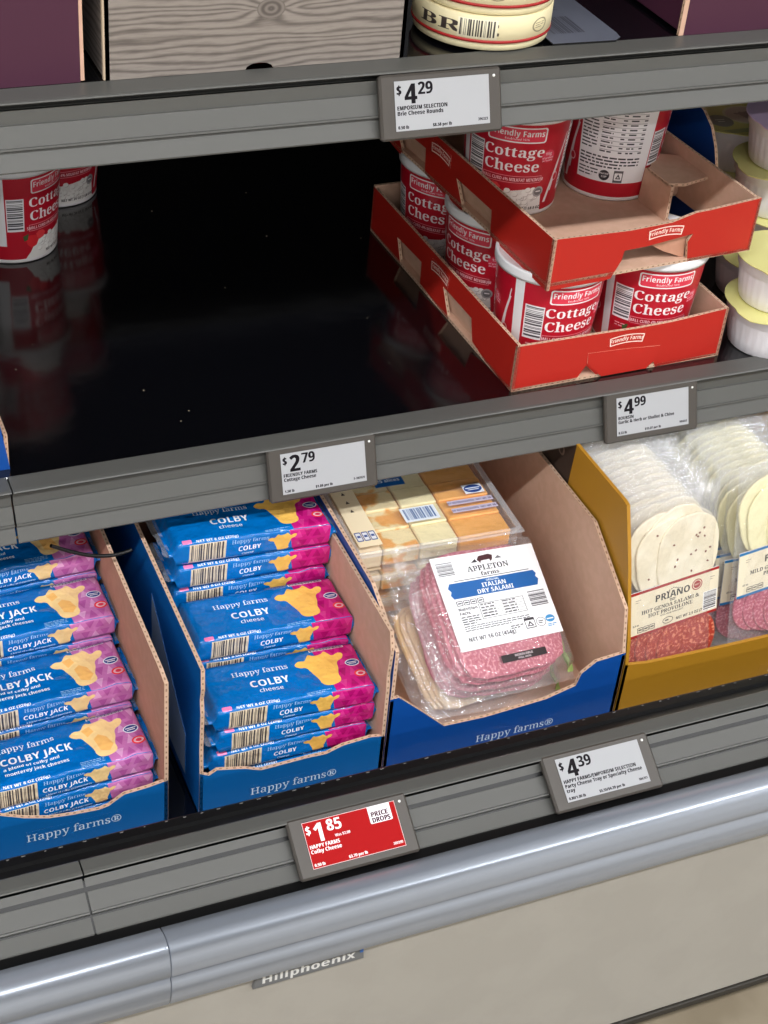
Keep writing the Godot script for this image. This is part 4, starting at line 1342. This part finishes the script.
# ---------------------------------------------------------------- spreads beside the trays
func build_spreads():
	var st := begin(true)
	lathe(st, [[0.0, 0.0], [0.0310, 0.0], [0.0325, 0.0015, 0, 0.5], [0.0345, 0.012, 0, 1.0], [0.0372, 0.028, 0, 1.0], [0.0378, 0.031, 0, 0.0], [0.0395, 0.0325], [0.0400, 0.040], [0.0418, 0.0415]], 96, 0.0004, 32)
	var body := done(st)
	var lid_outline := []
	for i in 40:
		var a := TAU * i / 40.0
		var r := 0.0432
		if i >= 21 and i <= 25:
			r = 0.0505 - absf(i - 23.0) * 0.0020
		lid_outline.append([cos(a) * r, sin(a) * r])
	var P := cv(256, 256, C(226, 218, 132))
	P.ell(150, 120, 66, 60, C(236, 226, 190)); P.ell(150, 120, 58, 52, C(228, 206, 190)); P.shape(COW, 116, 96, 66, 50, C(190, 160, 150))
	P.ell(60, 150, 34, 38, C(150, 148, 140)); P.rect(46, 140, 28, 5, C(226, 226, 216)); P.rect(50, 152, 20, 5, C(226, 226, 216))
	P.poly(PackedVector2Array([Vector2(40, 210), Vector2(220, 190), Vector2(226, 214), Vector2(60, 230)]), C(188, 190, 130))
	var printed := mat(Color.WHITE, 0.4, 0.0, P.tex())
	var kinds := {"yellow": M.foil_yellow, "lilac": M.foil_lilac, "printed": printed}
	var meshes := {}
	for k in kinds:
		meshes[k] = sheet(lid_outline, 0.0008, kinds[k], M.foil_yellow if k != "lilac" else M.foil_lilac)
	# stacks: [x, z, lids from the bottom up, what the label says of the stack]
	for s in [[0.8830, -1.0480, ["yellow", "yellow"], "low stack by the red trays"], [0.9270, -1.1400, ["yellow", "yellow", "yellow", "lilac"], "tall stack behind the low one"], [0.9450, -1.2380, ["yellow", "yellow", "printed"], "stack inside the blue carton"]]:
		for i in s[2].size():
			var kind: String = s[2][i]
			var lab := "white ribbed tub with %s lid, %s in the %s" % ["picture printed" if kind == "printed" else kind, "top" if i == s[2].size() - 1 else ["lowest", "second up", "third up"][i], s[3]]
			var t2 := thing("spread_tub", lab, "tub", Vector3(s[0] + [0.0, 0.002, -0.001, 0.002][i], 0.5902 + i * 0.0455, s[1] + [0.0, -0.002, 0.001, 0.002][i]), Basis(Vector3.UP, [0.1, 0.5, -0.1, 0.2][i]).scaled(Vector3.ONE * 1.06), "spread tubs beside the trays")
			put("tub", body, M.white_plastic, t2)
			put("foil_lid", meshes[kind], null, t2, flat_up(0.0424))
	# its shipping carton: a blue side wall with a curved cut
	var t := thing("shipping_carton", "blue cardboard side of the spread tubs carton", "carton", Vector3(0.862, 0.5902, -1.20))
	put("side_wall", sheet([[-0.10, 0], [0.054, 0], [0.054, 0.110], [0.052, 0.132], [0.044, 0.148], [0.032, 0.163], [0.015, 0.172], [-0.002, 0.175], [-0.10, 0.175]], 0.003, M.box_navy, M.kraft), null, t, on_left(-0.002))
	put("back_wall", sheet([[-0.13, 0], [0.002, 0], [0.002, 0.175], [-0.13, 0.175]], 0.003, M.box_navy, M.kraft), null, t, on_back(-0.105))

# ---------------------------------------------------------------- goods on the upper shelf
func closed_box(t: Node3D, lo: Vector3, hi: Vector3, m: Material, fm: Material = null):
	put("body", bbox(lo, hi - Vector3(0, 0.0, 0.002), 0.0012), m, t)
	put("front_panel", sheet([[lo.x, lo.y], [hi.x, lo.y], [hi.x, hi.y], [lo.x, hi.y]], 0.0019, fm if fm else m, M.kraft), null, t, Transform3D(Basis(), Vector3(0, 0, hi.z)))

func build_upper_goods():
	var y := 0.9110
	var t := thing("plum_carton", "plain plum coloured carton with raw corrugated edge beside wood grain carton", "carton", Vector3(0.12, y, -1.10), Basis(), "plum cartons on the upper shelf")
	closed_box(t, Vector3(-0.12, 0, -0.1), Vector3(0.117, 0.16, 0.086), M.purple)
	put("raw_edge", sheet([[0, 0.001], [0.0026, 0.001], [0.0023, 0.05], [0.003, 0.1], [0.0026, 0.16], [0, 0.16]], 0.003, M.kraft, M.kraft), null, t, Transform3D(Basis(), Vector3(0.117, 0, 0.086)))
	t = thing("wood_print_carton", "carton printed with grey brown wood grain and small thumb hole", "carton", Vector3(0.3615, y, -1.10))
	var wp := mat(Color.WHITE, 0.6, 0.0, wood_print())
	var side := mat(Color.WHITE, 0.6, 0.0, wp.albedo_texture)
	var hole := [[-0.108, 0.0], [-0.0102, 0.0], [-0.009, 0.0022], [-0.005, 0.0040], [0.0, 0.0046], [0.005, 0.0040], [0.009, 0.0022], [0.0102, 0.0], [0.108, 0.0], [0.108, 0.15], [-0.108, 0.15]]
	put("front_wall", sheet(hole, 0.003, wp, M.kraft), null, t, Transform3D(Basis(), Vector3(0, 0, 0.087)))
	put("side_wall", sheet([[-0.1, 0], [0.087, 0], [0.087, 0.15], [-0.1, 0.15]], 0.003, side, M.kraft), null, t, on_left(-0.108))
	put("side_wall", sheet([[-0.087, 0], [0.1, 0], [0.1, 0.15], [-0.087, 0.15]], 0.003, side, M.kraft), null, t, on_right(0.108))
	put("contents_block", bbox(Vector3(-0.104, 0.0, -0.1), Vector3(0.104, 0.148, 0.080), 0.002), mat(C(120, 52, 36), 0.7), t)
	put("corner_edge", bbox(Vector3(-0.1095, 0.0, 0.0835), Vector3(-0.1078, 0.15, 0.0873), 0.0005), mat(C(196, 176, 150), 0.8), t)
	# brie rounds
	var cream := mat(C(232, 220, 178), 0.5)
	var red := mat(C(166, 30, 30), 0.5)
	var Bt := cv(1024, 120, C(232, 220, 178))
	Bt.text("BRIE", 372, 92, 56, C(60, 50, 46), "serif", 0, 1.1)
	Bt.barcode(480, 14, 92, 96, C(60, 56, 52), C(238, 230, 200))
	Bt.ell(690, 60, 26, 36, C(150, 140, 110)); Bt.ell(690, 60, 21, 30, C(232, 220, 178)); Bt.small(674, 46, 32, 3, 11, 4, C(150, 140, 110), 3)
	var band := mat(Color.WHITE, 0.5, 0.0, Bt.tex())
	var cake := begin(true)
	lathe(cake, [[0.049, 0.0], [0.0508, 0.0008], [0.0512, 0.0066], [0.0, 0.0068]], 64)
	var cake_mesh := done(cake)
	var rim := begin(true)
	lathe(rim, [[0.0512, 0.0062], [0.0526, 0.0064], [0.0526, 0.0082], [0.0519, 0.0085]], 64)
	var rim_mesh := done(rim)
	var lid := begin(true)
	lathe(lid, [[0.0519, 0.0084, 0.97], [0.0523, 0.0087, 0.95], [0.0523, 0.0250, 0.02], [0.0512, 0.0258, 0.01], [0.0440, 0.0258, 0.01], [0.0435, 0.0254, 0.01], [0.0, 0.0254, 0.01]], 64)
	var lid_mesh := done(lid)
	for k in 4:
		var bt := thing("cheese_round", "cream round cheese box with red rim, %s of its stack" % ["lowest", "second up", "third up", "top"][k], "cheese", Vector3(0.5515 + 0.0012 * (k % 2), y + 0.0005 + k * 0.0260, -1.059), Basis(Vector3.UP, deg_to_rad([-34.0, -80.0, 20.0, 60.0][k])), "round cheese boxes in a stack")
		put("box", cake_mesh, cream, bt)
		put("red_rim", rim_mesh, red, bt)
		put("lid", lid_mesh, band, bt)
	var G := cv(300, 300, C(92, 96, 108))
	G.barcode(40, 130, 150, 120, C(50, 52, 60), C(92, 96, 108)); G.small(60, 60, 120, 4, 14, 5, C(60, 62, 72), 3)
	t = thing("grey_card", "grey plastic card with faint barcode lying beside cheese rounds", "card", Vector3(0.62, y, -1.055), Basis(Vector3.UP, 0.0))
	put("card", sheet([[-0.03, -0.042], [0.022, -0.044], [0.0285, -0.039], [0.030, -0.030], [0.030, 0.05], [-0.03, 0.05]], 0.0012, mat(Color.WHITE, 0.35, 0.0, G.tex()), M.black), null, t, flat_up(0.0014))
	t = thing("plum_carton", "glossy plum carton past the cheese rounds with open corner", "carton", Vector3(0.82, y, -1.10), Basis(), "plum cartons on the upper shelf")
	closed_box(t, Vector3(-0.118, 0, -0.1), Vector3(0.2, 0.16, 0.087), M.purple)
	put("raw_edge", sheet([[0, 0.0], [0.004, 0.0], [0.0045, 0.16], [0.0005, 0.16]], 0.003, M.kraft, M.kraft), null, t, Transform3D(Basis(), Vector3(-0.122, 0, 0.087)))

func build_odds():
	var t := thing("blue_carton", "small blue carton corner at the black shelf edge", "carton", Vector3(0.12, 0.5902, -1.10))
	put("side_wall", sheet([[-0.0600, 0.0], [0.06, 0.0], [0.06, 0.03], [-0.0600, 0.03]], 0.003, M.box_navy, M.kraft), null, t, on_right(0.057))
	put("front_wall", sheet([[-0.1, 0.0], [0.0568, 0.0], [0.0510, 0.045], [0.0480, 0.074], [-0.1, 0.074]], 0.003, M.box_navy, M.kraft), null, t, Transform3D(Basis(), Vector3(0, 0, 0.0635)))
	put("back_wall", sheet([[-0.057, 0.0], [0.1, 0.0], [0.1, 0.07], [-0.057, 0.07]], 0.003, M.box_navy, M.kraft), null, t, on_back(-0.06))
	var st := begin(true)
	var path := []
	for i in 17:
		var u := i / 16.0
		path.append(Vector3(lerpf(0.195, 0.262, u), 0.549 - 0.029 * sin(u * 1.75), -0.985 - 0.012 * u))
	tube(st, path, 0.0016)
	var c := put("black_cord", done(st), M.black, self)
	st = begin()
	for i in 16:
		var p := Vector3(rng.randf_range(0.2, 0.75), 0.5900, rng.randf_range(-1.45, -1.05))
		var s := rng.randf_range(0.0002, 0.0005)
		bevel_box(st, p - Vector3(s, 0, s), p + Vector3(s * 1.4, s, s), s * 0.2)
	var sp := put("crumbs", done(st), mat(C(190, 176, 150), 0.8), self)
	tag(sp, "tiny pale crumbs scattered on the empty black shelf", "crumbs")
	sp.set_meta("kind", "stuff")
	tag(c, "thin black cord hanging under the shelf over the blue carton", "cord")
